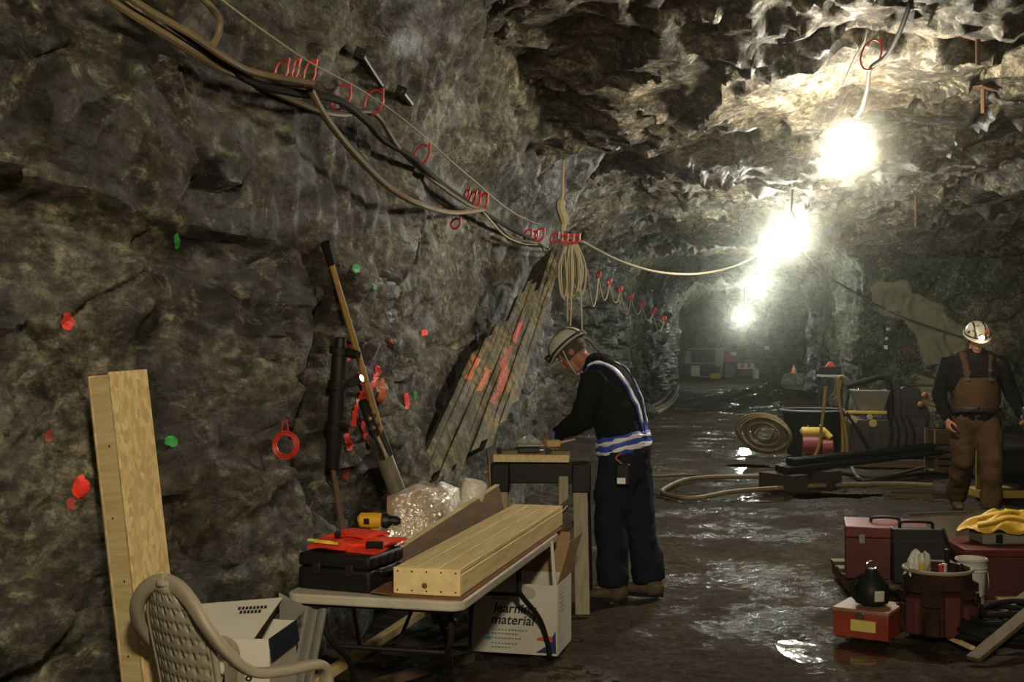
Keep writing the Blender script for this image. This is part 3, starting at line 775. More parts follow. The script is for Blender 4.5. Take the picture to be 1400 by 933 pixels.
def layer(x0, x1, y0, y1, z, amp, s):
    def fn(u, v):
        ed = min(u, 1 - u, v, 1 - v) * 6
        return (x0 + (x1 - x0) * u + .012 * math.sin(5 * v + s), y0 + (y1 - y0) * v + .014 * math.sin(4 * u + s * 2), z - .010 * max(0, 1 - ed) + amp * math.sin(7 * u + s) * math.cos(5 * v + s * 1.7))
    return fn
MB().sheet(layer(.09, .31, .02, .27, .016, .003, .4), 16, 16, .010).build('lower_fold', ORG, vs)
MB().sheet(layer(.0, .17, .0, .26, .034, .006, 1.3), 16, 16, .012).build('left_fold', ORG, vs)
MB().sheet(layer(.13, .33, .06, .27, .038, .007, 2.9), 16, 16, .012).build('right_fold', ORG, vs)
MB().sheet(layer(.05, .25, .15, .30, .056, .006, 4.0), 14, 14, .010).build('upper_fold', ORG, vs)
MB().sheet(layer(.03, .145, -.004, .03, .045, .001, 1.0), 10, 4, .003).build('yellow_tape', YEL, vs, label='yellow tape strip')
MB().ball((.02, .02, .040), (.018, .014, .008), 10).build('yellow_tab', mat('lime', (0.50, 0.55, 0.12), .6), vs)
MB().box((.29, .055, .030), (.07, .035, .018), rot=(.2, 0, .35)).build('black_strap', RUB, vs, .004)
MB().box((.105, .10, .058), (.022, .05, .022), rot=(0, .2, .3)).build('buckle', RUB, vs, .004)

DY = mat('drill_yellow', (0.72, 0.36, 0.02), 0.45)
dr = thing('cordless_drill', 'yellow and black cordless drill standing on its battery behind the orange vest', 'drill', TP(.125, .70, .001), math.radians(-8))
MB().box((.0, 0, .032), (.085, .07, .055)).build('battery', BLACKP, dr, .008)
MB().tube([(-.005, 0, .055), (.004, 0, .10), (.002, 0, .16)], [.022, .020, .024], 12).build('grip', DY, dr)
MB().tube([(-.075, 0, .193), (-.065, 0, .195), (.0, 0, .195), (.035, 0, .195)], [.022, .034, .036, .033], 14).build('motor_housing', DY, dr)
MB().box((-.03, -.034, .195), (.026, .006, .026)).build('vent', BLACKP, dr, .002)
MB().tube([(.035, 0, .195), (.055, 0, .195), (.068, 0, .195)], [.034, .034, .028], 16).build('clutch_ring', IRON, dr)
MB().tube([(.068, 0, .195), (.10, 0, .195), (.118, 0, .195)], [.024, .022, .012], 14).build('chuck', BLACKP, dr)
MB().box((.028, 0, .145), (.018, .016, .032)).build('trigger', BLACKP, dr, .003)

WRAP = film('bubble_wrap', (0.75, 0.72, 0.64), .20, .38, 34)
WRAP2 = mat('white_foam_wrap', (0.70, 0.67, 0.58), 0.22, bump=0.6, bscale=25, col2=(0.56, 0.52, 0.44), scale=6)
pk = thing('wrapped_parcel', 'cardboard parcel swathed in shiny bubble wrap behind the long board', 'parcel', TP(.01, 1.15, 0.001), math.radians(-14))
MB().box((.105, .16, .125), (.20, .30, .24)).build('carton', CARD_B, pk, .004)
def blob(u, v):
    a = 2 * math.pi * u; h_ = v
    rx = .155 + .012 * math.sin(3 * a + 4 * v) + .008 * math.sin(7 * a - 9 * v); ry = .20 + .02 * math.cos(4 * a + 5 * v)
    k = 1 - .12 * v + (-.45 * max(0, v - .86) / .14)
    sq = lambda c: math.copysign(abs(c) ** .55, c)
    return (.165 + rx * k * sq(math.cos(a)), .17 + ry * k * sq(math.sin(a)), .006 + .285 * v + .012 * math.sin(3 * a + 1) * v)
MB().sheet(blob, 56, 22).build('bubble_wrap', WRAP, pk, smooth=80)
fr_ = thing('foam_roll', 'rolled pale foam wrap standing next to the bubble-wrapped parcel', 'roll', TP(.262, 1.64, .001), math.radians(-14), rot=(0, math.radians(14), math.radians(-14)))
MB().lathe([(.02, 0.004), (.062, .004), (.066, .05), (.063, .18), (.066, .27), (.058, .285), (.03, .275)], 22).build('roll', WRAP2, fr_)
MB().tube(spline([(.066 * math.cos(a), .066 * math.sin(a), .05 + .06 * a / 3) for a in (0, 1, 2, 3, 4)], 4), .006, 6).build('loose_edge', WRAP2, fr_)
bg = thing('clear_bag', 'crumpled clear plastic bag between the drill and the pine box', 'bag', TP(.23, .62, .001), T14)
def bagf(u, v):
    a = 2 * math.pi * u; r = 1 - .75 * max(0, v - .5)
    return (.085 * r * math.cos(a) * (1 + .2 * math.sin(5 * a + 7 * v)), .13 * r * math.sin(a) * (1 + .18 * math.cos(4 * a - 5 * v)), .004 + .17 * v + .012 * math.sin(6 * a + 9 * v) * v)
MB().sheet(bagf, 40, 16).build('bag_skin', film('clear_film', (0.65, 0.63, 0.57), .08, .32, 22), bg, smooth=60)
MB().ball((0, -.05, .09), (.035, .03, .03), 10).build('blue_glove', mat('blue_nitrile', (0.02, 0.05, 0.16), .5), bg)
bt = thing('wooden_stick', 'rough wooden stick propped low under the folding table', 'stick', (-.93, 5.72, .018))
MB().beam((0, 0, 0), (.44, 1.0, .12), .045, .045).build('stick', PINE2, bt, .004)
bt2 = thing('wooden_stick', 'darker second stick lying flat beneath the table', 'stick', (-.80, 5.55, .018))
MB().beam((0, 0, 0), (.60, .70, .0), .05, .04).build('stick', mat('dark_timber', (0.12, 0.085, 0.045), .75, col2=(.07, .05, .025), scale=8), bt2, .004)
# ============================================================ TRESTLE BENCH
d0 = 7.5
bench = thing('trestle_bench', 'small black trestle with pale timber legs and a pine top where the worker stands', 'workbench', (0.155, d0, 0), math.radians(-4))
MB().box((-.035, .03, .905), (.455, .24, .044)).build('bench_top', PINE, bench, .003)
MB().box((.03, .02, .815), (.545, .10, .13)).build('trestle_beam', BLACKP, bench, .006)
LEGW = mat('grey_pine', (0.36, 0.32, 0.22), 0.7, col2=(0.26, 0.22, 0.14), scale=5, stretch=(9, 9, .7))
for x, y, dx, dy, m in ((.255, -.06, .018, -.12, LEGW), (-.215, -.06, -.012, -.12, LEGW), (.27, .10, .02, .14, BLACKP), (-.215, .10, -.02, .14, LEGW)):
    MB().beam((x, y, .86), (x + dx, y + dy, .0), .085, .04, up=(0, 1, 0)).build('leg', m, bench, .003)
for x in (.265, -.22): MB().box((x, .0, .79), (.11, .22, .17)).build('leg_bracket', BLACKP, bench, .008)
MB().hexa([(.13, -.09, .62), (.185, -.09, .67), (.185, -.05, .67), (.13, -.05, .62), (.13, -.09, .80), (.185, -.09, .80), (.185, -.05, .80), (.13, -.05, .80)]).build('timber_stub', LEGW, bench, .002)
MB().box((-.02, .05, .30), (.50, .26, .02)).build('lower_shelf', mat('shelf_ply', (.06, .045, .028), .7), bench, .002)
bt_ = bench.matrix_basis if False else Matrix.Translation((0.16, d0, 0)) @ Matrix.Rotation(math.radians(-4), 4, 'Z')
def BP(x, y, z): return bt_ @ Vector((x, y, z))
STF = 0.9285
def rod(name, label, cat, a, b, r, m, n=10, grp=None):
    a = Vector(a); b = Vector(b); t = thing(name, label, cat, a, 0, grp)
    MB().tube([(0, 0, 0), b - a], r, n).build('shaft', m, t); return t
t = rod('steel_pipe', 'short shiny steel pipe lying at the outer end of the bench top', 'pipe', BP(-.235, -.05, STF + .018), BP(-.12, .03, STF + .018), .017, CHROME); MB().tube([(-.004, -.003, 0), (.010, .007, 0)], .021, 12).build('collar', STEEL, t)
t = rod('steel_pipe', 'short shiny steel pipe lying beside the bent hand on the bench', 'pipe', BP(.06, -.05, STF + .018), BP(.16, .02, STF + .018), .017, CHROME); MB().tube([(-.004, -.003, 0), (.010, .007, 0)], .021, 12).build('collar', STEEL, t)
t = thing('hand_vise', 'dark iron tool body lying in the middle of the bench top', 'tool', BP(-.06, .03, STF), 0)
MB().box((.0, 0, .017), (.13, .05, .034)).build('body', IRON, t, .006); MB().tube([(-.09, 0, .017), (.09, .0, .017)], .010, 10).build('screw', STEEL, t)
t = thing('metal_plate', 'thin grey metal plate resting over the iron tool on the bench', 'plate', BP(-.03, .07, STF + .047), math.radians(6))
MB().box((0, 0, 0), (.22, .14, .010)).build('plate', STEEL, t, .002)
t = thing('clear_bag', 'crumpled clear bag lying on the grey plate', 'bag', BP(-.06, .08, STF + .054), .4)
def bg2(u, v):
    a = 2 * math.pi * u; r = 1 - .8 * v
    return (.09 * r * math.cos(a) * (1 + .25 * math.sin(5 * a)), .05 * r * math.sin(a) * (1 + .2 * math.cos(4 * a + 3 * v)), .045 * v + .006 * math.sin(6 * a + 5 * v))
MB().sheet(bg2, 32, 8).build('film', MATS['clear_film'], t, smooth=60)
t = thing('blue_rag', 'small pale blue rag standing up behind the worker\'s hand', 'rag', BP(.085, .115, STF + .001), 0)
MB().sheet(lambda u, v: (.035 * (u - .5) * (1.6 - v) + .012 * math.sin(6 * v), .02 * math.sin(7 * u + 3 * v), .13 * v + .012 * math.sin(5 * u)), 10, 10, .004).build('cloth', mat('pale_blue', (.16, .22, .40), .8), t)
for k, (a, b, r, lab) in enumerate([((-.08, -.02, .325), (.17, .10, .60), .012, 'thin steel rod leaning up inside the trestle from its lower shelf'), ((-.02, .10, .325), (.22, .12, .50), .016, 'thicker rusty rod leaning inside the trestle')]):
    rod('metal_rod', lab, 'rod', BP(*a), BP(*b), r, STEEL if k == 0 else mat('rust', (.12, .055, .025), .8))
t = thing('wire_bundle', 'tangle of brown wire on the lower shelf of the trestle', 'wire', BP(-.05, .04, .312), 0)
for q in range(4):
    random.seed(q + 3); MB().tube(spline([(.13 * math.cos(a) * random.uniform(.6, 1), .09 * math.sin(a) * random.uniform(.6, 1), .03 + .22 * random.random()) for a in [k_ * .8 for k_ in range(8)]], 5), .005, 6).build('wire_loop', mat('brown_wire', (.09, .06, .035), .6), t)

# ============================================================ PEOPLE
def limb(mb, pts, n=16, side=(0, 1, 0), round_ends=(True, True)):
    """lofted limb: pts = (x,y,z, half-width along side, half-depth)"""
    P = [Vector(p[:3]) for p in pts]; R = [(p[3], p[4] if len(p) > 4 else p[3]) for p in pts]
    ex = []
    def t_of(i):
        a = P[max(i - 1, 0)]; b = P[min(i + 1, len(P) - 1)]; return (b - a).normalized()
    seq = []
    if round_ends[0]:
        t = t_of(0)
        for f, s in ((-.95, .30), (-.75, .66), (-.4, .92)): seq.append((P[0] + t * (f * min(R[0])), R[0][0] * s, R[0][1] * s, t))
    for i in range(len(P)): seq.append((P[i], R[i][0], R[i][1], t_of(i)))
    if round_ends[1]:
        t = t_of(len(P) - 1)
        for f, s in ((.4, .92), (.75, .66), (.95, .30)): seq.append((P[-1] + t * (f * min(R[-1])), R[-1][0] * s, R[-1][1] * s, t))
    rings = []; S = Vector(side)
    for c, a, b, t in seq:
        s = S - t * S.dot(t)
        if s.length < .15: s = Vector((1, 0, 0)) - t * t.x
        s.normalize(); u = t.cross(s)
        rings.append([c + s * (a * math.cos(2 * math.pi * k / n)) + u * (b * math.sin(2 * math.pi * k / n)) for k in range(n)])
    mb.ringtube(rings); return mb
def fuse(mb, name, m, parent, vox=0.010, smooth=4, folds=0.0, fscale=0.12, label=None):
    o = bpy.data.objects.new(name, mb.mesh(name, m, 0)); link(o, parent)
    r = o.modifiers.new('skin', 'REMESH'); r.mode = 'VOXEL'; r.voxel_size = vox; r.use_smooth_shade = True
    if smooth:
        s = o.modifiers.new('soften', 'SMOOTH'); s.iterations = smooth; s.factor = 0.5
    if folds:
        tx = bpy.data.textures.get('cloth_folds%d' % int(fscale * 100)) or bpy.data.textures.new('cloth_folds%d' % int(fscale * 100), 'CLOUDS')
        tx.noise_scale = fscale; tx.noise_depth = 3
        dm = o.modifiers.new('folds', 'DISPLACE'); dm.texture = tx; dm.strength = folds; dm.mid_level = .5; dm.texture_coords = 'LOCAL'
    if label: o['label'] = label
    return o
def hand(mb, wrist, d, palm_n, thumb_side, curl=0.5, spread=.05, k=1.0):
    """palm and five bent fingers; d = pointing direction, palm_n = where the palm faces, thumb_side = direction of the thumb"""
    d = Vector(d).normalized(); nrm = Vector(palm_n); nrm = (nrm - d * nrm.dot(d)).normalized(); s = Vector(thumb_side); s = (s - d * s.dot(d) - nrm * s.dot(nrm)).normalized()
    w = Vector(wrist)
    limb(mb, [(*(w - d * .02), .027 * k, .020 * k), (*(w + d * .02 * k), .034 * k, .017 * k), (*(w + d * .06 * k), .041 * k, .015 * k), (*(w + d * .085 * k), .040 * k, .013 * k)], 12, side=s)
    for q, (off, L, rr) in enumerate([(.030, .074, .0088), (.010, .083, .0092), (-.011, .077, .0088), (-.031, .060, .0078)]):
        p = w + d * (.082 * k) + s * (off * k); a = curl * (0.75 + .12 * q); pts = [(*(p - d * .02), rr * k)]
        dirv = (d + s * (spread * (1.5 - q))).normalized(); th = 0
        for f in (.45, .32, .26):
            th += a
            v = dirv * math.cos(th) + nrm * math.sin(th); pts.append((*p, rr * k)); p = p + v * (L * f * k)
        pts.append((*p, rr * .8 * k)); limb(mb, pts, 8, side=s)
    p = w + d * (.022 * k) + s * (.026 * k); v1 = (d * .62 + s * .68 + nrm * .35).normalized(); v2 = (d * .85 + s * .25 + nrm * .55).normalized()
    limb(mb, [(*p, .013 * k), (*(p + v1 * .035 * k), .0115 * k), (*(p + v1 * .045 * k + v2 * .025 * k), .010 * k), (*(p + v1 * .045 * k + v2 * .048 * k), .008 * k)], 8, side=nrm)
def head(mb, c, pitch, k=1.0):
    """head with face looking along +x, tipped down by pitch"""
    M = Matrix.Translation(c) @ Matrix.Rotation(pitch, 4, 'Y')
    def L(pts, n=14, side=(0, 1, 0)):
        t = MB(); limb(t, pts, n, side); mb.add(t.v, t.f, M)
    t = MB(); t.ball((0, 0, .02), (.098 * k, .076 * k, .098 * k), 18); mb.add(t.v, t.f, M)
    L([(.030, 0, .02, .062, .06), (.045, 0, -.035, .056, .050), (.052, 0, -.085, .040, .036)])      # face and jaw
    L([(.060, 0, -.098, .020, .016), (.064, 0, -.104, .016, .012)], 10)                              # chin
    L([(.092, 0, .010, .010, .010), (.106, 0, -.018, .012, .013), (.108, 0, -.028, .016, .011)], 10)  # nose
    L([(.090, -.022, -.062, .006), (.094, 0, -.060, .008), (.090, .022, -.062, .006)], 8, side=(0, 0, 1))  # lips
    for s in (-1, 1):
        L([(-.012, s * .076, .012, .006, .018), (-.016, s * .083, .0, .007, .026), (-.010, s * .078, -.022, .006, .014)], 10)   # ears
        L([(.084, s * .018, .026, .010, .008), (.078, s * .048, .026, .010, .008)], 8, side=(0, 0, 1))                      # brows
    return M
def eyes(M, parent, k=1.0):
    for s in (-1, 1):
        t = MB(); t.ball((.083, s * .031, .008), .011, 10); o = t.build('eye', mat('eye', (.5, .48, .44), .2), parent); o.matrix_local = M
def hair(M, parent, m):
    t = MB(); rings = []
    def f(u, v):
        a = math.pi * (.32 + 1.36 * u); el = -.55 + 1.1 * v
        return (.101 * math.cos(el) * math.cos(a), .080 * math.cos(el) * math.sin(a), .02 + .10 * math.sin(el))
    t.sheet(f, 22, 10, .006); o = t.build('hair', m, parent); o.matrix_local = M
def hard_hat(M, parent, white, band, lamp=None, stickers=()):
    """M: head frame"""
    h = bpy.data.objects.new('hard_hat', None)
    prof = []
    t = MB(); rings = []
    n = 28
    for (z, s) in ((.050, 1.0), (.075, .985), (.10, .93), (.125, .82), (.145, .64), (.156, .40), (.160, .12)):
        rings.append([Vector((.132 * s * math.cos(2 * math.pi * k / n), .108 * s * math.sin(2 * math.pi * k / n), z)) for k in range(n)])
    inner = [[p * .96 - Vector((0, 0, .004)) for p in r] for r in rings]
    t.ringtube(list(reversed(inner[:6])) + rings, caps=True)
    hat = t.build('hard_hat', white, parent, smooth=50); hat.matrix_local = M
    t = MB(); t.sheet(lambda u, v: ((.132 + .035 * v * max(0, math.cos(2 * math.pi * u)) ** .8 + .012 * v) * math.cos(2 * math.pi * u), (.108 + .012 * v) * math.sin(2 * math.pi * u), .052 - .010 * v - .008 * v * max(0, math.cos(2 * math.pi * u))), 40, 3, .004)
    t.build('brim', white, hat)
    for y in (-.042, .042):
        t = MB(); pts = []
        for q in range(15):
            a = -.25 + (math.pi + .5) * q / 14 - 0; ca, sa = math.cos(a), math.sin(a)
            e = math.sqrt(max(0, 1 - (y / .108) ** 2))
            pts.append((.1345 * e * ca, y, .05 + .113 * e * max(0, sa) ** .9))
        t.tube(pts, .012, 8, flat=.45); t.build('dark_band', band, hat)
    t = MB(); t.tube([(.140 * math.cos(a), .116 * math.sin(a), .064) for a in [2 * math.pi * q / 24 for q in range(24)]], .007, 6, closed=True); t.build('lamp_strap', band, hat)
    t = MB(); t.tube([(.132, 0, .085), (.150, 0, .085), (.165, 0, .083)], [.020, .026, .027], 14); cl = t.build('cap_lamp', IRON, hat)
    t = MB(); t.lathe([(.001, 0), (.024, 0), (.022, .003), (.001, .004)], 14, Matrix.Translation((.166, 0, .083)) @ Matrix.Rotation(math.pi / 2, 4, 'Y'))
    t.build('lens', lamp if lamp else CHROME, hat)
    for (y, z, x, m) in stickers:
        t = MB(); t.ball((x, y, z), (.012, .020, .016), 8); t.build('sticker', m, hat)
    return hat
SKIN = mat('skin', (0.42, 0.19, 0.12), 0.5, col2=(0.34, 0.14, 0.09), scale=18)
WHITE = mat('helmet_white', (0.62, 0.60, 0.50), 0.28, col2=(0.50, 0.47, 0.37), scale=6)
HBAND = mat('helmet_band', (0.02, 0.02, 0.018), 0.5)
JKT = mat('black_jacket', (0.007, 0.007, 0.0075), 0.9, bump=0.35, bscale=26, spec=0.12)
NAVY = mat('navy_trousers', (0.012, 0.014, 0.026), 0.9, bump=0.35, bscale=22, spec=0.15)
BROWN = mat('brown_duck', (0.075, 0.042, 0.018), 0.85, col2=(0.05, 0.028, 0.012), scale=7, bump=0.3, bscale=24, spec=0.15)
BOOT = mat('boot_leather', (0.13, 0.085, 0.045), 0.6, col2=(0.07, 0.045, 0.025), scale=9, bump=.2)
REFL = mat('reflective_tape', (0.85, 0.85, 0.86), 0.3, emit=None, spec=.8)
BLUES = mat('blue_webbing', (0.04, 0.09, 0.48), 0.6)
HAIR = mat('dark_hair', (0.05, 0.04, 0.03), .8)

def figure(p, J, hat_args, pants, jacket, boots=BOOT, neck_r=.055):
    """body is one continuous fused surface; clothes, boots, hat are its children"""
    b = MB()
    hc = Vector(J['head'])
    M = head(b, hc, J['pitch'])
    limb(b, [(*J['neck'], neck_r + .012, neck_r + .01), (*(Vector(J['neck']).lerp(hc, .5)), neck_r, neck_r), (*(hc + Vector((-.01, 0, -.02))), neck_r, neck_r)], 14)
    limb(b, [(*c, a * .84, d * .84) for c, a, d in J['torso']], 18)
    for s, q in (('L', 1), ('R', -1)):
        S, E_, Wr = [Vector(v) for v in J['arm' + s]]
        limb(b, [(*(S - Vector((0, 0, .02))), .046), (*S.lerp(E_, .5), .043), (*E_, .038), (*E_.lerp(Wr, .4), .037), (*Wr, .026, .024)], 12)
        hd = J['hand' + s]; hand(b, Wr, *hd)
        H, K, A = [Vector(v) for v in J['leg' + s]]
        limb(b, [(*H, .085), (*H.lerp(K, .5), .075), (*K, .055), (*K.lerp(A, .35), .055), (*A, .036)], 12)
        T = Vector(J['toe' + s]); T2 = Vector((T.x, T.y, max(.04, T.z)))
        limb(b, [(*(A - Vector((0, 0, .02))), .034), (*A.lerp(T2, .45), .034, .028), (*A.lerp(T2, .75), .030, .018)], 10)
    body = fuse(b, 'body', SKIN, p, .0062, 3)
    eyes(M, p); hair(M, p, HAIR)
    hat = hard_hat(M, p, *hat_args)
    # jacket
    j = MB(); limb(j, [(*c, a + .028, d + .03) for c, a, d in J['torso']], 20)
    for s in 'LR':
        S, E_, Wr = [Vector(v) for v in J['arm' + s]]; ch_ = Vector(J['torso'][-2][0])
        limb(j, [(*ch_.lerp(S, .35), .085), (*ch_.lerp(S, .7), .092), (*S, .090), (*S.lerp(E_, .5), .076), (*E_, .070), (*E_.lerp(Wr, .45), .062), (*E_.lerp(Wr, .90), .047)], 14)
    nk = Vector(J['neck']); limb(j, [(*(nk - Vector((.03, 0, .05))), .10, .095), (*nk, .082, .08), (*nk.lerp(hc, .26), .079, .074)], 14, round_ends=(True, False))
    jk = fuse(j, 'jacket', jacket, p, .0125, 5, .035, .10)
    t = MB(); H = (Vector(J['legL'][0]) + Vector(J['legR'][0])) / 2
    limb(t, [(*(H + Vector((.01, 0, .10))), .175, .150), (*(H + Vector((0, 0, .02))), .188, .160), (*(H - Vector((0, 0, .06))), .175, .150)], 18)
    for s in 'LR':
        H_, K, A = [Vector(v) for v in J['leg' + s]]
        limb(t, [(*(H_ + Vector((0, 0, -.02))), .118, .128), (*H_.lerp(K, .5), .116, .120), (*K, .102, .104), (*K.lerp(A, .5), .098, .102), (*K.lerp(A, .85), .098, .104), (*K.lerp(A, 1.0), .090, .100)], 16, round_ends=(True, False))
    pt = fuse(t, 'trousers', pants, p, .0125, 4, .045, .12)
    for s in 'LR':
        A = Vector(J['leg' + s][2]); T = Vector(J['toe' + s]); z0 = J.get('lift' + s, 0.0)
        f = Vector((T.x - A.x, T.y - A.y, 0)).normalized(); sd = Vector((-f.y, f.x, 0)); o = Vector((A.x, A.y, z0))
        bt3 = MB()
        limb(bt3, [(*(o + f * -.055 + Vector((0, 0, .06))), .042, .05), (*(o + f * .03 + Vector((0, 0, .060))), .046, .050), (*(o + f * .12 + Vector((0, 0, .045))), .050, .034), (*(o + f * .175 + Vector((0, 0, .038))), .042, .026)], 14, side=sd)
        limb(bt3, [(*(o + f * -.02 + Vector((0, 0, .05))), .05, .055), (*(o + f * -.005 + Vector((0, 0, .20))), .052, .056)], 14, side=sd)
        bo = fuse(bt3, 'boot', boots, p, .008, 3)
        sl = MB(); poly = []
        for q in range(20):
            a = 2 * math.pi * q / 20; x = .06 + .150 * math.cos(a); y = (.050 - .006 * math.sin(a) ** 2) * math.sin(a) * (1.0 if x > .02 else .85); v = o + f * x + sd * y; poly.append((v.x, v.y))
        sl.prism(poly, z0, z0 + .026); sl.build('sole', RUB, bo)
    return body, jk, pt, hat, M
def ribbon(name, m, parent, path, wdt, target, off=.006, sd=None, n=10, th=.003):
    P = spline(path, n); mb = MB()
    k = len(P); rows = []
    for i, p in enumerate(P):
        t = (P[min(i + 1, k - 1)] - P[max(i - 1, 0)]).normalized(); s = Vector(sd) if not callable(sd) else sd(p)
        s = (s - t * s.dot(t)).normalized()
        rows.append([p - s * wdt / 2, p - s * wdt / 6, p + s * wdt / 6, p + s * wdt / 2])
    vs = [q for r in rows for q in r]; fs = [(i * 4 + c, i * 4 + c + 1, (i + 1) * 4 + c + 1, (i + 1) * 4 + c) for i in range(k - 1) for c in range(3)]
    mb.add(vs, fs); o = mb.build(name, m, parent, smooth=60)
    w_ = o.modifiers.new('lie', 'SHRINKWRAP'); w_.target = target; w_.wrap_method = 'NEAREST_SURFACEPOINT'; w_.wrap_mode = 'ABOVE_SURFACE'; w_.offset = off
    s_ = o.modifiers.new('thick', 'SOLIDIFY'); s_.thickness = th; s_.offset = 0
    return o
def ring_path(c, rx, ry, dz_front, a0=0, a1=360, n=24):
    out = []
    for i in range(n + 1):
        a = math.radians(a0 + (a1 - a0) * i / n); out.append(Vector((c[0] + rx * math.cos(a), c[1] + ry * math.sin(a), c[2] + dz_front * math.cos(a))))
    return out

# ---- worker bent over the bench
p1 = thing('person', 'worker in black jacket and white hard hat bent over the trestle bench', 'person', (0.700, 7.78, -0.004), math.radians(157))
J1 = dict(head=(.335, 0, 1.535), pitch=math.radians(42), neck=(.185, 0, 1.435),
    torso=[((0.0, 0, .93), .165, .125), ((.01, 0, 1.03), .160, .130), ((.05, 0, 1.18), .175, .135), ((.10, 0, 1.31), .185, .130), ((.135, 0, 1.39), .165, .105), ((.165, 0, 1.44), .085, .075)],
    armL=[(.13, .185, 1.385), (.19, .275, 1.12), (.40, .155, 1.02)], armR=[(.13, -.185, 1.385), (.24, -.255, 1.13), (.42, -.10, 1.035)],
    handL=[(.9, -.25, -.30), (-.15, -.35, -1), (.3, -1, .1), .35], handR=[(.85, .45, -.30), (.1, .4, -1), (.3, 1, .1), .35],
    legL=[(.0, .095, .90), (.045, .125, .50), (.03, .125, .10)], legR=[(-.02, -.095, .90), (-.055, -.115, .50), (-.13, -.125, .10)],
    toeL=(.20, .14, .04), toeR=(.04, -.13, .04))
body1, jk1, pt1, hat1, M1 = figure(p1, J1, (WHITE, HBAND), NAVY, JKT)
# safety glasses and chin strap
t = MB(); t.tube([(.098, -.06, .010), (.112, -.035, .008), (.116, 0, .012), (.112, .035, .008), (.098, .06, .010)], .011, 8, flat=.4); o = t.build('safety_glasses', mat('clear_lens', (.6, .65, .65), .08, alpha=.5, spec=.9), p1); o.matrix_local = M1
t = MB(); t.tube(spline([(.02, .085, .04), (.045, .072, -.04), (.066, .03, -.112), (.066, -.03, -.112), (.045, -.072, -.04), (.02, -.085, .04)], 5), .004, 6); o = t.build('chin_strap', mat('strap_white', (.55, .55, .5), .6), p1); o.matrix_local = M1
out_ = lambda p: Vector((0, 0, 1))
ribbon('belt', BLUES, p1, ring_path((.012, 0, .955), .20, .235, -.045), .13, jk1, .010, (0, 0, 1), 2)
for dz in (.036, -.020):
    ribbon('reflective_strip', REFL, p1, ring_path((.012, 0, .955 + dz), .205, .24, -.045), .024, jk1, .016, (0, 0, 1), 2)
def xs(p): return Vector((0, 1, 0))
for s in (1, -1):
    path = [(.25, s * .10, 1.20), (.24, s * .12, 1.34), (.19, s * .13, 1.45), (.09, s * .125, 1.47), (-.03, s * .10, 1.38), (-.09, s * .06, 1.24), (-.12, s * .03, 1.10), (-.16, s * .03, 1.0)]
    st_ = ribbon('harness_strap', BLUES, p1, path, .05, jk1, .007, xs)
    ribbon('strap_reflector', REFL, st_, path[2:7], .024, jk1, .012, xs)
bp_ = MB().box((-.07, .235, .80), (.085, .05, .13), rot=(0, 0, .25)).build('lamp_battery', BLACKP, p1, .010)
MB().box((-.068, .262, .765), (.05, .004, .036), rot=(0, 0, .25)).build('white_label', REFL, bp_)
MB().tube(spline([(-.07, .245, .865), (-.03, .25, .90), (-.06, .24, .93)], 5), .006, 6).build('hook', mat('copper_red', (.4, .12, .07), .4), bp_)
cb_ = MB().tube(spline([(.26, -.02, 1.62), (.20, .06, 1.60), (.10, .06, 1.50), (-.05, .05, 1.42), (-.13, .05, 1.2), (-.16, .06, 1.0)], 6), .004, 6).build('lamp_cable', BLACKP, p1)
t = thing('sanding_block', 'tan block under the fingers of the bent worker', 'block', BP(.085, .01, STF + .060), .3)
MB().box((0, 0, 0), (.09, .06, .045)).build('block', mat('tan', (.55, .36, .15), .7), t, .01)
MB().tube([(.03, .0, .0), (.15, .02, .02)], .006, 8).build('stick', PINE2, t)

# ---- worker walking towards us with the cap lamp lit
p2 = thing('person', 'worker walking with lit cap lamp in brown bib overalls', 'person', (4.26, 11.45, -0.006), math.radians(-97))
J2 = dict(head=(.075, 0, 1.635), pitch=math.radians(24), neck=(.02, 0, 1.50),
    torso=[((0.0, 0, .95), .180, .140), ((.01, 0, 1.06), .185, .155), ((.01, 0, 1.20), .195, .145), ((.0, 0, 1.34), .205, .130), ((-.01, 0, 1.43), .180, .105), ((0, 0, 1.48), .09, .075)],
    armL=[(-.01, .215, 1.42), (-.05, .34, 1.13), (.14, .39, .93)], armR=[(-.01, -.215, 1.42), (-.05, -.315, 1.13), (.11, -.27, .90)],
    handL=[(.7, .1, -.5), (.2, -1, .1), (.3, .1, 1), .85], handR=[(.35, .1, -.95), (-.3, 1, .1), (1, .2, .3), .55],
    legL=[(.02, .10, .92), (.16, .11, .53), (.15, .11, .10)], legR=[(0, -.10, .92), (.02, -.11, .50), (-.24, -.11, .14)],
    toeL=(.33, .13, .04), toeR=(-.08, -.12, .06), liftR=.035)
LIT = mat('lit_lens', (1, .9, .7), .3, emit=(1.0, .62, .35), strength=110)
ST = [(.045, .115, .098, mat('sticker_red', (.5, .05, .02), .5)), (-.05, .12, .085, mat('sticker_green', (.12, .2, .1), .5)), (-.02, .15, .055, mat('sticker_tan', (.35, .22, .1), .5)), (.075, .095, .075, mat('sticker_orange', (.7, .12, .03), .5)), (-.085, .095, .06, mat('sticker_black', (.03, .03, .03), .5))]
body2, jk2, pt2, hat2, M2 = figure(p2, J2, (WHITE, HBAND, LIT, ST), BROWN, JKT)
def bib(u, v):
    y = (u - .5) * (.40 - .10 * max(0, v - .6) / .4); z = .98 + .30 * v
    return (.26, y, z)
mb = MB(); mb.sheet(bib, 16, 14); bo_ = mb.build('bib', BROWN, p2, smooth=60)
q = bo_.modifiers.new('lie', 'SHRINKWRAP'); q.target = jk2; q.wrap_method = 'PROJECT'; q.use_project_x = True; q.use_negative_direction = True; q.use_positive_direction = True; q.offset = .012; q.wrap_mode = 'ABOVE_SURFACE'
q = bo_.modifiers.new('thick', 'SOLIDIFY'); q.thickness = .006
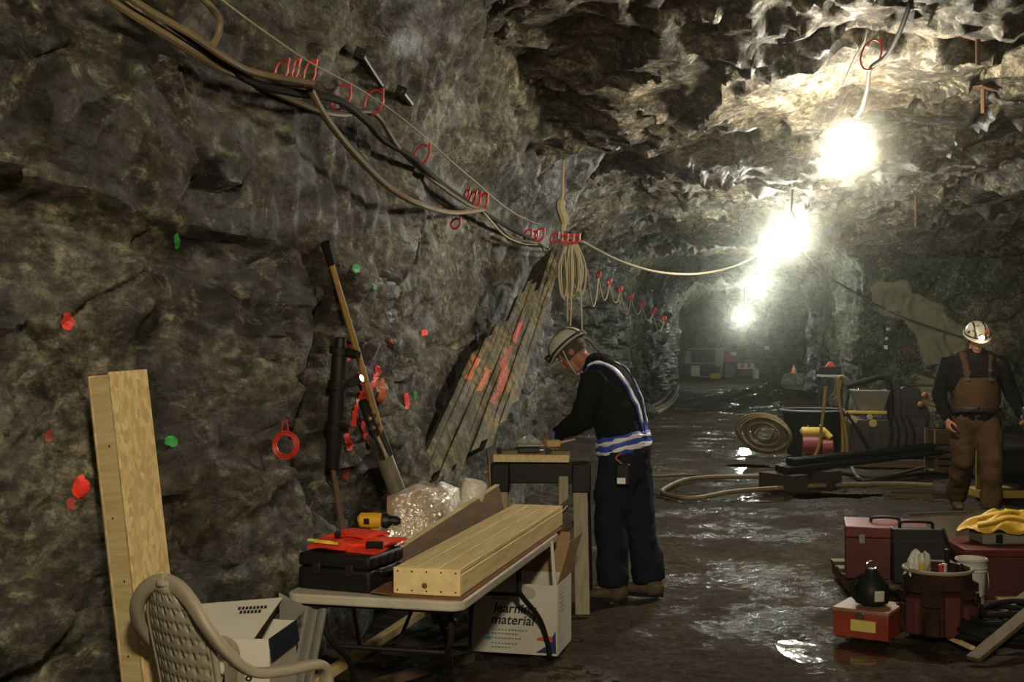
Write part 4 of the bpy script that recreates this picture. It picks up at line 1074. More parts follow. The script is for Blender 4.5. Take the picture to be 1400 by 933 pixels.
for s in (-1, 1):
    ribbon('bib_strap', BROWN, p2, [(.24, s * .12, 1.25), (.20, s * .13, 1.38), (.08, s * .13, 1.50), (-.08, s * .11, 1.46), (-.16, s * .06, 1.30), (-.19, s * .03, 1.1)], .045, jk2, .008, xs)
    MB().box((.19, s * .10, 1.265), (.012, .03, .02)).build('bib_button', STEEL, p2, .003)
ribbon('belt', mat('work_belt', (.02, .018, .015), .6), p2, ring_path((.005, 0, .985), .23, .26, 0), .05, jk2, .022, (0, 0, 1), 2)
t = MB(); t.tube(spline([(-.13, 0, 1.72), (-.16, .03, 1.62), (-.19, .05, 1.45), (-.21, .06, 1.2), (-.2, .1, 1.0)], 6), .005, 6); t.build('lamp_cable', BLACKP, p2)
hl = Matrix.Translation(Vector((4.26, 11.45, 0))) @ Matrix.Rotation(math.radians(-97), 4, 'Z')
fp = hl @ Vector((.225, .375, .845))
t = thing('flashlight', 'silver flashlight gripped in the walking worker\'s fist', 'flashlight', fp, 0)
MB().lathe([(.014, 0), (.016, .01), (.016, .11), (.022, .125), (.026, .165), (.024, .17)], 14).build('barrel', CHROME, t)
MB().lathe([(.0235, .169), (.001, .1695)], 14, caps=False).build('lens', WHITE, t)
# ============================================================ ON THE LEFT WALL
from mathutils.bvhtree import BVHTree
_dg = bpy.context.evaluated_depsgraph_get()
BL = BVHTree.FromObject(wall_left, _dg); BR = BVHTree.FromObject(wall_right, _dg); BC = BVHTree.FromObject(ceiling, _dg)
EYEP = Vector((0, 0, EYE))
def hit(bvh, px, py):
    d = (at(px, py, 1.0) - EYEP).normalized(); r = bvh.ray_cast(EYEP, d)
    return r[0], d
def inside(poly, x, y):
    c = False; n = len(poly)
    for i in range(n):
        x1, y1 = poly[i]; x2, y2 = poly[(i + 1) % n]
        if (y1 > y) != (y2 > y) and x < (x2 - x1) * (y - y1) / (y2 - y1) + x1: c = not c
    return c
_cnt = [0]
def wall_patch(name, poly, m, parent, bvh, off=0.012, wob=0.25, res=16, label=None):
    """thin coat of paint or sprayed concrete lying on the rock inside an irregular outline"""
    xs_ = [p[0] for p in poly]; ys_ = [p[1] for p in poly]
    x0, x1, y0, y1 = min(xs_), max(xs_), min(ys_), max(ys_); w_, h_ = x1 - x0, y1 - y0; sc = max(w_, h_); step = sc / res
    _cnt[0] += 1; sd = _cnt[0]
    nx_ = int(w_ / step) + 5; ny_ = int(h_ / step) + 5; V = {}; mb = MB()
    G = [(x0 + (i - 2) * step, y0 + (j - 2) * step) for j in range(ny_) for i in range(nx_)]
    A = np.array([(a / sc * 3.5, b / sc * 3.5, sd * 7.7) for a, b in G]); wn = fbm(A, 3, 55) * sc * wob; wn2 = fbm(A + 50, 3, 56) * sc * wob
    idx = {}
    for k, (a, b) in enumerate(G):
        if inside(poly, a + wn[k], b + wn2[k]):
            p, d = hit(bvh, a, b)
            if p is not None: idx[(k % nx_, k // nx_)] = p - d * off
    V = {}
    for (i, j) in idx:
        q = [(i, j), (i + 1, j), (i + 1, j + 1), (i, j + 1)]
        if all(c in idx for c in q):
            ps = [idx[c] for c in q]
            if max((ps[a] - ps[b]).length for a, b in ((0, 1), (1, 2), (2, 3), (3, 0))) > .35 + .02 * ps[0].y: continue
            f = []
            for c in q:
                if c not in V: V[c] = len(mb.v); mb.v.append(idx[c])
                f.append(V[c])
            mb.f.append(f[::-1]); mb.mi.append(0)
    if not mb.f: return None
    o = mb.build(name, m, parent, smooth=60)
    if label: o['label'] = label
    return o
def oval(x, y, a, b, n=14, tilt=0.0):
    return [(x + a * math.cos(t) * math.cos(tilt) - b * math.sin(t) * math.sin(tilt), y + a * math.cos(t) * math.sin(tilt) + b * math.sin(t) * math.cos(tilt)) for t in [2 * math.pi * k / n for k in range(n)]]
def stroke(pts, w_):
    L_ = []; R_ = []
    for i, (x, y) in enumerate(pts):
        a = pts[max(i - 1, 0)]; b = pts[min(i + 1, len(pts) - 1)]; l = math.hypot(b[0] - a[0], b[1] - a[1]) or 1
        nx_, ny_ = -(b[1] - a[1]) / l, (b[0] - a[0]) / l; L_.append((x + nx_ * w_, y + ny_ * w_)); R_.append((x - nx_ * w_, y - ny_ * w_))
    return L_ + R_[::-1]
PRED = mat('paint_fluorescent_red', (0.95, 0.055, 0.035), 0.55, col2=(0.75, 0.04, 0.025), scale=30)
PORG = mat('paint_orange', (0.62, 0.13, 0.05), 0.6, col2=(0.30, 0.11, 0.05), scale=25)
PDIM = mat('paint_worn_red', (0.48, 0.06, 0.035), 0.6, col2=(0.20, 0.05, 0.03), scale=25)
PGRN = mat('paint_green', (0.04, 0.48, 0.09), 0.55, col2=(0.03, 0.28, 0.06), scale=30)
for x, y, a, b, m, lab in [(93, 441, 11, 13, PRED, 'round red paint spot'), (110, 665, 12, 17, PRED, 'red paint blotch'), (97, 690, 6, 9, PDIM, None), (66, 596, 7, 10, PDIM, None), (479, 480, 9, 10, PRED, 'red paint spot by the pole'), (534, 470, 4, 7, PDIM, None), (580, 455, 5, 5, PRED, None), (556, 549, 5, 12, PRED, None),
                           (243, 330, 5, 13, PGRN, 'green paint dash'), (234, 604, 9, 8, PGRN, 'green paint spot'), (487, 367, 6, 6, PGRN, None), (568, 541, 3, 6, PGRN, None), (508, 604, 6, 8, PRED, None), (512, 395, 3, 3, PGRN, None)]:
    wall_patch('paint_mark', oval(x, y, a, b), m, wall_left, BL, .012, .16, 24, lab)
for pts, w_, m in [([(492, 506), (497, 530), (488, 560), (484, 585)], 5, PRED), ([(522, 505), (512, 525), (500, 545), (508, 570)], 6, PRED), ([(516, 520), (526, 538), (518, 550)], 8, PORG), ([(505, 560), (497, 585), (500, 600)], 5, PRED), ([(472, 575), (475, 600), (480, 618)], 5, PRED), ([(475, 640), (472, 655)], 5, PDIM), ([(478, 470), (474, 505)], 3, PRED), ([(515, 500), (519, 512)], 4, PRED)]:
    wall_patch('paint_mark', stroke(pts, w_), m, wall_left, BL, .014, .12, 30, None)

# ---- the fluted pale slab: long ribs of rock lying side by side up the wall
SLAB = rock_mat('rock_slab', (0.050, 0.045, 0.025), (0.10, 0.085, 0.038), (0.17, 0.15, 0.075), (0.15, 0.105, 0.035), wet=0.5, white=0.25, bump=0.5, och=0.6, stretch=(1, .6, .5))
A_, B_, C_, D__ = [at(x, y, (-2.1 + o_) / ((x - 700) / F - SLOPE)) for x, y, o_ in ((556, 676, .04), (692, 606, .36), (776, 326, .34), (698, 372, .04))]
nr = 11; random.seed(8)
for k in range(nr):
    u0 = k / nr; u1 = (k + 1) / nr; mb = MB(); top = [0.55, .60, .66, .64, .78, .84, .80, .74, 1.0, .99, 1.0][k]; bot = [.05, .0, .03, 0, .02, .0, .04, .06, .02, .10, .16][k]
    rings = []; lift = .014 * random.random(); NS = 26
    for s in range(NS + 1):
        v = bot + (top - bot) * s / NS
        ring = []
        a = A_.lerp(B_, u0).lerp(D__.lerp(C_, u0), v); b = A_.lerp(B_, u1).lerp(D__.lerp(C_, u1), v); ac = (b - a)
        long_ = (D__.lerp(C_, u0) - A_.lerp(B_, u0)).normalized(); nn = ac.cross(long_).normalized()
        if nn.x < 0: nn = -nn
        wob = .006 * math.sin(9 * v + k * 2.1) + .004 * math.sin(23 * v + k)
        tap = 1 - .55 * max(0, (s - NS + 3) / 3)
        for q in range(9):
            t = .02 + .96 * q / 8; ring.append(a + ac * (t * 1.0) + nn * ((lift + wob + .005 * math.sin(math.pi * t) ** .5) * tap) - nn * .01)
        dp = .05 if k < 8 else .30; ring += [a + ac - nn * dp, a - nn * dp]
        rings.append(ring)
    o = mb.ringtube(rings).build('rock_rib', SLAB, wall_left, smooth=50)
    if k == 0: o['label'] = 'smooth pale rib of the leaning rock slab'
_dg = bpy.context.evaluated_depsgraph_get()
ribs = [c for c in wall_left.children if c.name.startswith('rock_rib')]
vv = []; ff = []
for r in ribs:
    o_ = len(vv); vv += [v.co.copy() for v in r.data.vertices]; ff += [[o_ + i for i in p.vertices] for p in r.data.polygons]
BS = BVHTree.FromPolygons(vv, ff)
for pts, w_, m in [([(703, 470), (690, 515), (675, 555)], 6, PDIM), ([(712, 440), (704, 468)], 4, PDIM), ([(652, 488), (640, 520)], 5, PORG), ([(668, 505), (655, 535)], 4, PORG), ([(628, 640), (620, 655)], 4, PDIM)]:
    wall_patch('paint_mark', stroke(pts, w_), m, wall_left, BS, .008, .14, 36, None)

# ---- cables and hoses along the wall
HOSE_T = mat('tan_hose', (0.20, 0.145, 0.065), 0.6, col2=(0.15, 0.105, 0.05), scale=9)
HOSE_D = mat('dark_hose', (0.014, 0.013, 0.011), 0.8, spec=0.2)
HOSE_O = mat('olive_hose', (0.105, 0.085, 0.045), 0.6)
ROPE = mat('pale_rope', (0.36, 0.31, 0.19), 0.75)
def wall_line(px, off, n=8):
    P = []
    for x, y in px:
        p = on_wall(x, y); d = p.y; P.append([x, y, d])
    ds = np.array([p[2] for p in P]); sm = ds.copy()
    if len(ds) > 2: sm[1:-1] = .25 * ds[:-2] + .5 * ds[1:-1] + .25 * ds[2:]
    sm = np.minimum(sm, ds)
    return spline([at(p[0], p[1], d * (1 - off / 1.6) ) for p, d in zip(P, sm)], n)
def cable(name, label, cat, px, r, m, off=.10, grp=None):
    t = MB().tube(wall_line(px, off), r, 8); o = t.build(name, m); return tag(o, label, cat, grp)
cable('air_hose', 'thick tan hose entering the picture at the top and sagging along the wall', 'hose', [(120, -22), (165, 8), (232, 50), (300, 92), (345, 106), (425, 116)], .019, HOSE_T)
cable('air_hose', 'second tan hose running just above the thick tan one', 'hose', [(150, -22), (200, 12), (262, 48), (312, 82), (352, 100), (428, 114)], .014, HOSE_T, .13)
cable('air_hose', 'tan hose dropping in a long curve to the red ties in mid-wall', 'hose', [(424, 122), (445, 160), (480, 205), (530, 255), (575, 280), (620, 291), (660, 287)], .017, HOSE_T, .12)
cable('power_cable', 'heavy dark cable following the hoses past the worker\'s end of the wall', 'cable', [(175, -20), (235, 32), (290, 72), (340, 110), (400, 126), (462, 137), (500, 165), (525, 192), (562, 214), (602, 250), (650, 284), (690, 308), (735, 332)], .019, HOSE_D)
cable('power_cable', 'olive cable between the dark cable and the tan hose', 'cable', [(262, 40), (300, 84), (345, 112), (432, 150), (470, 157), (512, 155), (545, 202), (590, 245), (640, 280), (665, 290), (700, 325), (738, 334), (772, 348)], .014, HOSE_O)
cable('power_cable', 'thin dark cable lowest on the rock under the bundle', 'cable', [(268, 52), (330, 104), (380, 136), (440, 152)], .010, HOSE_D, .08)
cable('hose_end', 'short end of tan hose hanging from above the bundle', 'hose', [(272, -8), (298, 22), (299, 45), (288, 66)], .014, HOSE_T, .10)
cable('guide_string', 'thin pale string stretched along the top of the wall', 'string', [(290, -10), (360, 42), (428, 88), (492, 122), (560, 170), (640, 240), (715, 298), (772, 316)], .004, ROPE, .16)
for k, (a, b, c) in enumerate([((738, 336), (750, 350), (768, 352)), ((735, 333), (752, 342), (772, 347))]):
    cable('light_cable', ['pale cable loop below the last red ties before the hanging rope', 'pale cable loop above it beside the hanging rope'][k], 'cable', [(660, 290), (690, 322), (715, 333), a, b, c], .009, ROPE, .11)

def ring_tie(px, py, r, grp='red wire ties on the wall cables', lab='red wire tie looped round the cables on the left rock wall', bvh=None, d=None, tilt=0.2):
    if d is None:
        p = on_wall(px, py); d = p.y * (1 - .11 / 1.6)
    c = at(px, py, d); s = d / F
    t = MB(); pts = []
    for k in range(15):
        a = 2 * math.pi * (k / 15) + .9; pts.append(c + Vector((r[0] * s * math.cos(a) + tilt * s * r[1] * math.sin(a), -.25 * r[0] * s * math.cos(a), r[1] * s * math.sin(a))))
    t.tube(pts + [pts[0] + Vector((.01, 0, .02))], max(.0045, 1.5 * s), 6)
    return tag(t.build('wire_tie', REDTIE), lab, 'tie', grp)
TN = []
for x, y, a, b in [(385, 97, 9, 14), (404, 96, 4, 15), (423, 102, 8, 19), (466, 133, 14, 17), (511, 140, 13, 17), (577, 211, 10, 13), (646, 272, 4, 10), (652, 274, 4, 11), (661, 276, 5, 12), (638, 266, 3, 6), (623, 306, 6, 7), (722, 322, 5, 8), (730, 324, 5, 8), (738, 321, 6, 8), (758, 326, 5, 7)]:
    TN.append((x, y, a, b))
TN.sort()
ORD = ['first', 'second', 'third', 'fourth', 'fifth', 'sixth', 'seventh', 'eighth', 'ninth', 'tenth', 'eleventh', 'twelfth', 'thirteenth', 'fourteenth', 'fifteenth', 'sixteenth']
for k, (x, y, a, b) in enumerate(TN):
    ring_tie(x, y, (a, b), lab=ORD[k] + ' red wire tie on the wall cables, counted from the tan hoses')
t = thing('cord_coil', 'small coil of red cord hung on a pin on the bare rock', 'coil', on_wall(375, 608) + Vector((.06, -.05, 0)))
c0 = Vector(t.location)
for k in range(6):
    pts = []; rr = .045 + .0035 * k; random.seed(k)
    ox, oz = random.uniform(-.005, .005), random.uniform(-.005, .005)
    for j in range(18):
        a = 2 * math.pi * j / 18; pts.append((rr * math.cos(a) + ox, -.3 * rr * math.cos(a) + .003 * (k - 3), rr * 1.0 * math.sin(a) + oz))
    MB().tube(pts, .0032, 6, closed=True).build('cord_turn', REDTIE, t)
MB().tube(spline([(-.012, 0, .04), (-.016, 0, .075), (.0, 0, .12), (.012, 0, .075), (.010, 0, .04)], 5), .0032, 6).build('hanging_loop', REDTIE, t)
MB().tube([(.0, .14, .118), (0, -.03, .125)], .005, 8).build('pin', CHROME, t)
# roof bolts
for x0, y0, x1, y1, lab in [(492, 72, 521, 117, 'rusty dark roof bolt jutting out over the cables'), (548, 124, 562, 142, 'second, shorter roof bolt right of the longer one')]:
    p = on_wall(x1, y1); q = at(x0, y0, p.y * .93); t = thing('roof_bolt', lab, 'bolt', p)
    MB().tube([(0, 0, 0), q - p], .016, 8).build('shaft', IRON, t)
    MB().box(q - p + Vector((0, .01, 0)), (.055, .02, .055), rot=(.4, .3, .5)).build('bolt_plate', IRON, t, .004)

# ---- rods, feed leg and rock drill leaning behind the table
base = Vector((-.43, 7.10, 0.0)); topp = on_wall(438, 357) + Vector((.05, 0, 0))
BAM = mat('wooden_pole', (0.36, 0.22, 0.065), 0.6, col2=(0.26, 0.15, 0.045), scale=8, stretch=(8, 8, 1))
pl = thing('long_pole', 'long thin yellow wooden pole with black tip leaning on the rock', 'pole', base)
MB().tube([(0, 0, 0), topp - base], [.022, .015], 10).build('shaft', BAM, pl)
tv = (topp - base).normalized()
MB().tube([(topp - base) - tv * .02, (topp - base) + tv * .10], [.019, .026], 10).build('tip', RUB, pl)
b2_ = Vector((-.36, 7.02, 0.0)); p2_ = on_wall(478, 560) + Vector((.10, -.1, 0)); ftop = p2_ - b2_; fv = ftop.normalized(); FL = ftop.length
TUBE = mat('worn_alloy', (0.42, 0.39, 0.29), 0.42, 0.5, col2=(0.25, 0.22, 0.15), scale=6)
fl_ = thing('feed_leg', 'pale metal drill feed leg with chrome collar leaning beside the yellow pole', 'leg', b2_)
MB().tube([fv * .02, fv * FL * .80], .046, 14).build('cylinder', TUBE, fl_)
MB().tube([fv * FL * .795, fv * FL * .80, fv * FL * .90, fv * FL * .905], [.040, .050, .050, .036], 14).build('collar', CHROME, fl_)
MB().tube([fv * FL * .90, fv * FL * .94, fv * FL * 1.04], [.034, .030, .026], 12).build('piston', IRON, fl_)
for k in (.93, .97): MB().tube([fv * FL * k, fv * FL * (k + .012)], .042, 12).build('hose_clamp', CHROME, fl_)
MB().lathe([(.02, 0), (.055, .003), (.05, .03), (.02, .05)], 12).build('foot', IRON, fl_)
rb = Vector((-.78, 6.42, 0.0)); t = thing('rock_drill', 'black pneumatic rock drill standing upright in the rock crevice', 'drill', rb)
T_ = at(466, 462, 6.25) - rb; M_ = at(455, 640, 6.35) - rb
MB().tube([M_, M_.lerp(T_, .25), M_.lerp(T_, .55), M_.lerp(T_, .85), T_], [.032, .044, .042, .040, .026], 12).build('drill_body', IRON, t)
for f in (.3, .62, .88): MB().tube([M_.lerp(T_, f), M_.lerp(T_, f + .05)], .054, 12).build('flange', IRON, t)
for k, (f, v) in enumerate([(.62, (.13, -.07, .05)), (.9, (.10, -.06, -.02)), (.35, (.09, -.08, -.03))]):
    q = M_.lerp(T_, f); MB().tube([q, q + Vector(v) * .6, q + Vector(v)], [.020, .026, .020], 10).build('fitting', STEEL if k != 1 else IRON, t)
MB().tube([M_, Vector((0, 0, 0))], .014, 8).build('drill_steel', mat('rusty_rod', (.12, .07, .04), .6), t)
t = rod('thin_stick', 'thin brown stick leaning on the pale rock slab', 'stick', fl(676, 735), on_wall(624, 570) + Vector((.22, 0, 0)), .008, BAM)

# ---- hanging rope with its coil, past the slab
dR_ = 11.9
cr_ = at(770, 205, dR_); rope = thing('rope_hank', 'pale rope hank hanging from the roof at the end of the rock slab', 'rope', at(770, 330, dR_))
o0 = Vector(rope.location); top_ = at(771, 150, dR_ * 1.0); top_.z = cz(top_.x, top_.y) + .05
MB().tube(spline([top_ - o0, at(771, 205, dR_) - o0, at(769, 260, dR_) - o0, at(768, 300, dR_) - o0, at(770, 335, dR_) - o0], 6), .012, 8).build('hanging_line', ROPE, rope)
MB().tube(spline([at(770, 262, dR_) - o0, at(766, 283, dR_) - o0, at(771, 300, dR_) - o0, at(769, 316, dR_) - o0], 5), [.015] * 3 + [.045] * 9 + [.03] * 4, 8).build('knot', ROPE, rope)
random.seed(5)
for k in range(8):
    cx_ = 770 + 3.6 * k; w1 = random.uniform(3, 7); bot_ = random.uniform(392, 412)
    pts = [(775 + k * 1.5, 334), (cx_ - w1, 362), (cx_ - w1 * .8, bot_ - 12), (cx_, bot_), (cx_ + w1 * .9, bot_ - 14), (cx_ + w1, 362), (779 + k * 1.5, 334)]
    MB().tube(spline([at(a, b, dR_ + .02 * k) - o0 for a, b in pts], 5), .009, 6).build('rope_loop', ROPE, rope)
for a, b in (((781, 335), (780, 446)), ((790, 338), (796, 455)), ((772, 340), (776, 440))):
    MB().tube(spline([at(*a, dR_) - o0, at((a[0] + b[0]) / 2 + 1, (a[1] + b[1]) / 2, dR_) - o0, at(*b, dR_) - o0], 4), .008, 6).build('rope_tail', ROPE, rope)
for x, lb in ((772, 'red wire tie on the near side of the rope hank top'), (780, 'red wire tie in the middle of the rope hank top'), (788, 'red wire tie on the far side of the rope hank top')): ring_tie(x, 327, (4, 6), 'red wire ties round the rope hank', lb, None, dR_ - .05)
# cables spanning the drift to the lamps
tag(MB().tube(spline([at(795, 330, 13.0), at(850, 358, 14.2), at(905, 373, 15.6), at(960, 374, 17), at(1010, 362, 18.2), at(1050, 340, 19)], 8), .016, 8).build('span_cable', ROPE), 'pale cable sagging across the drift from the rope hank to the third lamp', 'cable')
pe, de = hit(BR, 1192, 414)
tag(MB().tube(spline([lamp_pos[1] + Vector((.05, .1, -.1)), at(1130, 376, 18.5), at(1165, 398, 21), pe - de * .02], 8), .016, 8).build('span_cable', ROPE), 'pale cable running down from the second lamp to the pillar', 'cable')
tag(MB().tube(spline([pe - de * .03, at(1230, 432, pe.y - .5), at(1275, 448, pe.y - .7), at(1318, 462, pe.y - .8)], 8), .016, 8).build('span_cable', HOSE_O), 'olive cable drooping on the pillar face behind the walking worker', 'cable')
# string of slack cable loops on the far left wall
random.seed(11); prev = None
for k in range(7):
    x0 = 803 + k * 15; y0 = 368 + k * 10; d = 14.5 + k * 1.9
    a = at(x0, y0, d); b = at(x0 + 15, y0 + 10, d + 1.9)
    dr2 = .30 if k else .45
    tag(MB().tube(sag(a, b, dr2 * random.uniform(.7, 1.2)), .010, 6).build('slack_cable', ROPE), ORD[k] + ' slack pale cable loop on the far left wall, counted from the rope hank', 'cable', 'slack cable loops on the far left wall')
    ring_tie(x0 + 15, y0 + 8, (1.5 + random.random(), 2 + 2 * random.random()), 'red wire ties on the far left wall', ORD[k] + ' red tie on the far slack cables, counted from the rope hank', None, d + 1.85)

# ---- lamp cords
k0 = at(1192, 92, 8.2)
L0 = lamp_pos[0]
MB().tube([q - L0 for q in spline([at(1252, -25, 6.6), at(1243, 8, 6.8), at(1228, 48, 7.3), at(1212, 76, 7.8), at(1190, 94, 8.2), at(1186, 120, 8.6), at(1178, 148, 8.9), at(1168, 160, 9.0), L0 + Vector((0, 0, .26))], 8)], .015, 8).build('cord', CORD, lamp_obj[0])
ring_tie(1191, 75, (13, 21), 'red wire tie on the lamp cord', 'red wire tie holding the lamp cord under the roof', None, 8.15)
tag(MB().tube([at(1152, 118, 8.6), at(1166, 84, 8.4), at(1182, 55, 8.2), at(1186, 40, 8.1)], .006, 6).build('hook_wire', STEEL), 'straight bright wire hanging from the roof by the lamp cord', 'wire')
for k in range(1, 5):
    p = lamp_pos[k]; MB().tube([(0, 0, .26), (.02, 0, cz(p.x, p.y) + .1 - p.z)], .013, 6).build('cord', CORD, lamp_obj[k])
# roof bolts over the right side
for x, y, d, lab in [(1337, 78, 8.2, 'rusty roof bolt with plate right of the largest lamp'), (1344, 140, 9.6, 'roof bolt with broad plate below the other one on the right'), (1252, 268, 17.0, 'long bolt hanging from the far roof right of the lamps')]:
    p = at(x, y, d); zc_ = cz(p.x, p.y); t = thing('roof_bolt', lab, 'bolt', (p.x, p.y, zc_))
    MB().tube([(0, 0, .08), (0, 0, -.22 if d < 12 else -.45)], .018, 8).build('shaft', mat('bolt_rust', (.10, .05, .025), .8), t)
    MB().box((0, 0, -.03), (.16, .16, .012), rot=(.1, .15, .4)).build('bolt_plate', mat('bolt_rust', (.10, .05, .025), .8), t, .002)
# sprayed-concrete patches on the pillar and the side drift
SHOT = mat('sprayed_concrete', (0.29, 0.28, 0.175), 0.85, col2=(0.21, 0.205, 0.125), scale=2.2, bump=.4, bscale=8)
for poly_ in ([(1196, 378), (1240, 384), (1243, 402), (1290, 410), (1292, 432), (1320, 452), (1318, 482), (1300, 505), (1262, 500), (1254, 462), (1228, 440), (1200, 430), (1192, 405)], [(1116, 434), (1140, 436), (1136, 462), (1122, 466)], [(1252, 515), (1290, 515), (1285, 560), (1245, 575)]):
    wall_patch('concrete_patch', poly_, SHOT, wall_right, BR, .03, .10, 80, 'pale smooth patch of sprayed concrete')
for x, y, a, b, m in [(1214, 450, 4, 3, REFL), (1212, 463, 3, 3, REFL), (1211, 475, 4, 4, REFL), (1238, 478, 4, 4, PDIM), (1160, 490, 3, 5, PDIM), (1298, 440, 3, 3, PDIM)]:
    wall_patch('survey_tag' if m is REFL else 'paint_mark', oval(x, y, a, b), m, wall_right, BR, .03, .08, 6, None)
# ============================================================ RIGHT FOREGROUND: boxes, bag, bucket
REDB = mat('dark_red_paint', (0.11, 0.012, 0.011), 0.45, col2=(0.07, 0.009, 0.008), scale=6)
REDO = mat('orange_red_paint', (0.30, 0.045, 0.016), 0.45, col2=(0.20, 0.03, 0.012), scale=6)
GREYL = mat('grey_tin', (0.22, 0.19, 0.15), 0.4, .5, col2=(.14, .12, .09), scale=5)
OLD = mat('old_plank', (0.16, 0.115, 0.06), 0.75, col2=(0.09, 0.065, 0.035), scale=6, stretch=(.6, 7, 7))
# red box with yellow sticker
p = fl(1139, 869); rb1 = thing('metal_box', 'small orange-red metal box with a plain yellow sticker', 'box', p, math.radians(-33))
MB().box((.15, .15, .068), (.30, .30, .136)).build('case_body', REDO, rb1, .005)
MB().box((.15, .15, .146), (.312, .312, .022)).build('lid', mat('lid_pinkish', (.30, .15, .09), .5, col2=(.22, .10, .06), scale=5), rb1, .005)
MB().box((.165, -.0015, .070), (.135, .003, .060)).build('yellow_sticker', mat('sticker_yellow', (.60, .50, .13), .5), rb1)
MB().box((.15, -.006, .128), (.05, .012, .03)).build('latch', STEEL, rb1, .003)
R33 = Matrix.Rotation(math.radians(-33), 3, 'Z')
# black pouch with ring
pc_ = p + R33 @ Vector((.165, .15, .158)); t = thing('lamp_pouch', 'round black pouch with chrome ring standing on the red box', 'pouch', pc_)
MB().lathe([(.04, 0), (.088, .015), (.102, .06), (.092, .11), (.06, .155), (.035, .185), (.03, .20)], 20).build('pouch_body', BLACKP, t)
MB().tube([(.03 * math.cos(a), .004, .215 + .022 * math.sin(a)) for a in [2 * math.pi * k / 16 for k in range(16)]], .007, 8, closed=True).build('ring', CHROME, t)
MB().box((.015, -.096, .065), (.055, .012, .06), rot=(.1, 0, .1)).build('white_patch', CARD_W, t, .006)
MB().tube(spline([(-.07, -.05, .03), (-.11, -.03, .06), (-.10, .0, .13), (-.05, .0, .17)], 5), .011, 8).build('strap', RUB, t)
# pallet under the boxes
pal = thing('pallet', 'low pallet of old planks under the big red toolbox', 'pallet', (2.06, 7.72, 0), math.radians(-6))
for k in range(4): MB().box((.78, .06 + .27 * k, .085), (1.45, .12, .025)).build('plank', OLD, pal, .003)
for k in range(3): MB().box((.11 + .6 * k, .45, .035), (.09, .95, .07)).build('bearer', OLD, pal, .003)
def PL(x, y, z=.099): return Vector((2.06, 7.72, 0)) + Matrix.Rotation(math.radians(-6), 3, 'Z') @ Vector((x, y, z))
t = thing('tool_chest', 'big dark red steel tool chest on the pallet', 'toolbox', PL(.04, .18), math.radians(-14))
MB().box((.25, .22, .13), (.50, .44, .26)).build('chest_body', REDB, t, .006)
MB().box((.25, .22, .297), (.51, .45, .07)).build('lid', mat('red_lid', (.16, .026, .024), .4, col2=(.11, .018, .016), scale=5), t, .008)
MB().tube(spline([(.16, .22, .335), (.17, .22, .36), (.25, .22, .368), (.33, .22, .36), (.34, .22, .335)], 4), .010, 8).build('handle', IRON, t)
for x in (.10, .40): MB().box((x, -.004, .255), (.04, .012, .06)).build('latch', STEEL, t, .003)
t = thing('tool_case', 'black box with sloping end between the red chest and the tool bag', 'case', PL(.30, .02), math.radians(-10))
MB().hexa([(0, 0, 0), (.40, 0, 0), (.44, .16, 0), (0, .16, 0), (0, .02, .34), (.30, .02, .34), (.33, .14, .34), (0, .14, .34)]).build('case_body', BLACKP, t, .010)
MB().tube(spline([(.05, .08, .338), (.06, .08, .375), (.15, .08, .38), (.24, .08, .375), (.25, .08, .338)], 4), .010, 8).build('handle', BLACKP, t)
MB().box((.15, .012, .27), (.30, .012, .02)).build('seam', IRON, t)
t = thing('tin_sheet', 'grey tin sheet leaning behind the black case', 'sheet', PL(.66, .30), math.radians(-8))
MB().hexa([(-.02, 0, 0), (.62, 0, 0), (.62, .006, 0), (-.02, .006, 0), (-.16, .26, .36), (.48, .26, .40), (.48, .266, .40), (-.16, .266, .36)]).build('sheet', GREYL, t, .001)
MB().tube([(-.165, .26, .364), (.485, .26, .404)], .006, 6).build('rolled_edge', STEEL, t)
t = thing('tin_box', 'small grey-green tin box in front of the black case', 'box', PL(.42, -.17, .099), math.radians(-8))
MB().box((.11, .07, .08), (.20, .12, .16)).build('case_body', mat('grey_green', (.10, .105, .08), .5), t, .006); MB().box((.11, .07, .163), (.205, .125, .012)).build('lid', mat('grey_green', (.10, .105, .08), .5), t, .003)
# tool bag
BAGM = mat('bag_cloth', (0.045, 0.018, 0.012), 0.9, spec=.15, col2=(0.018, 0.009, 0.007), scale=8, bump=.4, bscale=30)
BAGR = mat('bag_red', (0.075, 0.016, 0.011), 0.8, bump=.3, bscale=30)
pb_ = fl(1282, 866); bagt = thing('tool_bag', 'bulging dark red and brown bucket tool bag with pockets', 'bag', pb_)
MB().lathe([(.15, 0), (.185, .02), (.195, .12), (.185, .24), (.178, .34), (.172, .365), (.160, .35), (.16, .2)], 30).build('bag_body', BAGM, bagt)
MB().tube([(.180 * math.cos(a), .180 * math.sin(a), .355) for a in [2 * math.pi * k / 30 for k in range(30)]], .011, 8, closed=True).build('rim', mat('rim_pale', (.26, .22, .15), .7), bagt)
for k in range(7):
    a = math.radians(185 + 29 * k); cxx, cyy = .205 * math.cos(a), .205 * math.sin(a); h_ = [.15, .20, .13, .22, .17, .14, .19][k]
    m = BAGR if k in (1, 3, 4) else BAGM
    mb = MB(); mb.add(*(lambda b: (b.v, b.f))(MB().box((0, 0, 0), (.085, .045, h_))), Matrix.Translation((cxx, cyy, h_ / 2 + .02)) @ Matrix.Rotation(a + math.pi / 2, 4, 'Z'))
    mb.build('pocket', m, bagt, .016, seg=3)
    mb = MB(); mb.add(*(lambda b: (b.v, b.f))(MB().box((0, 0, 0), (.09, .012, .05))), Matrix.Translation((.205 * math.cos(a) * 1.0, .205 * math.sin(a), h_ + .07)) @ Matrix.Rotation(a + math.pi / 2, 4, 'Z')); mb.build('pocket_flap', BAGM, bagt, .004)
def bw_(x, y, z): return pb_ + Vector((x, y, z))
random.seed(12)
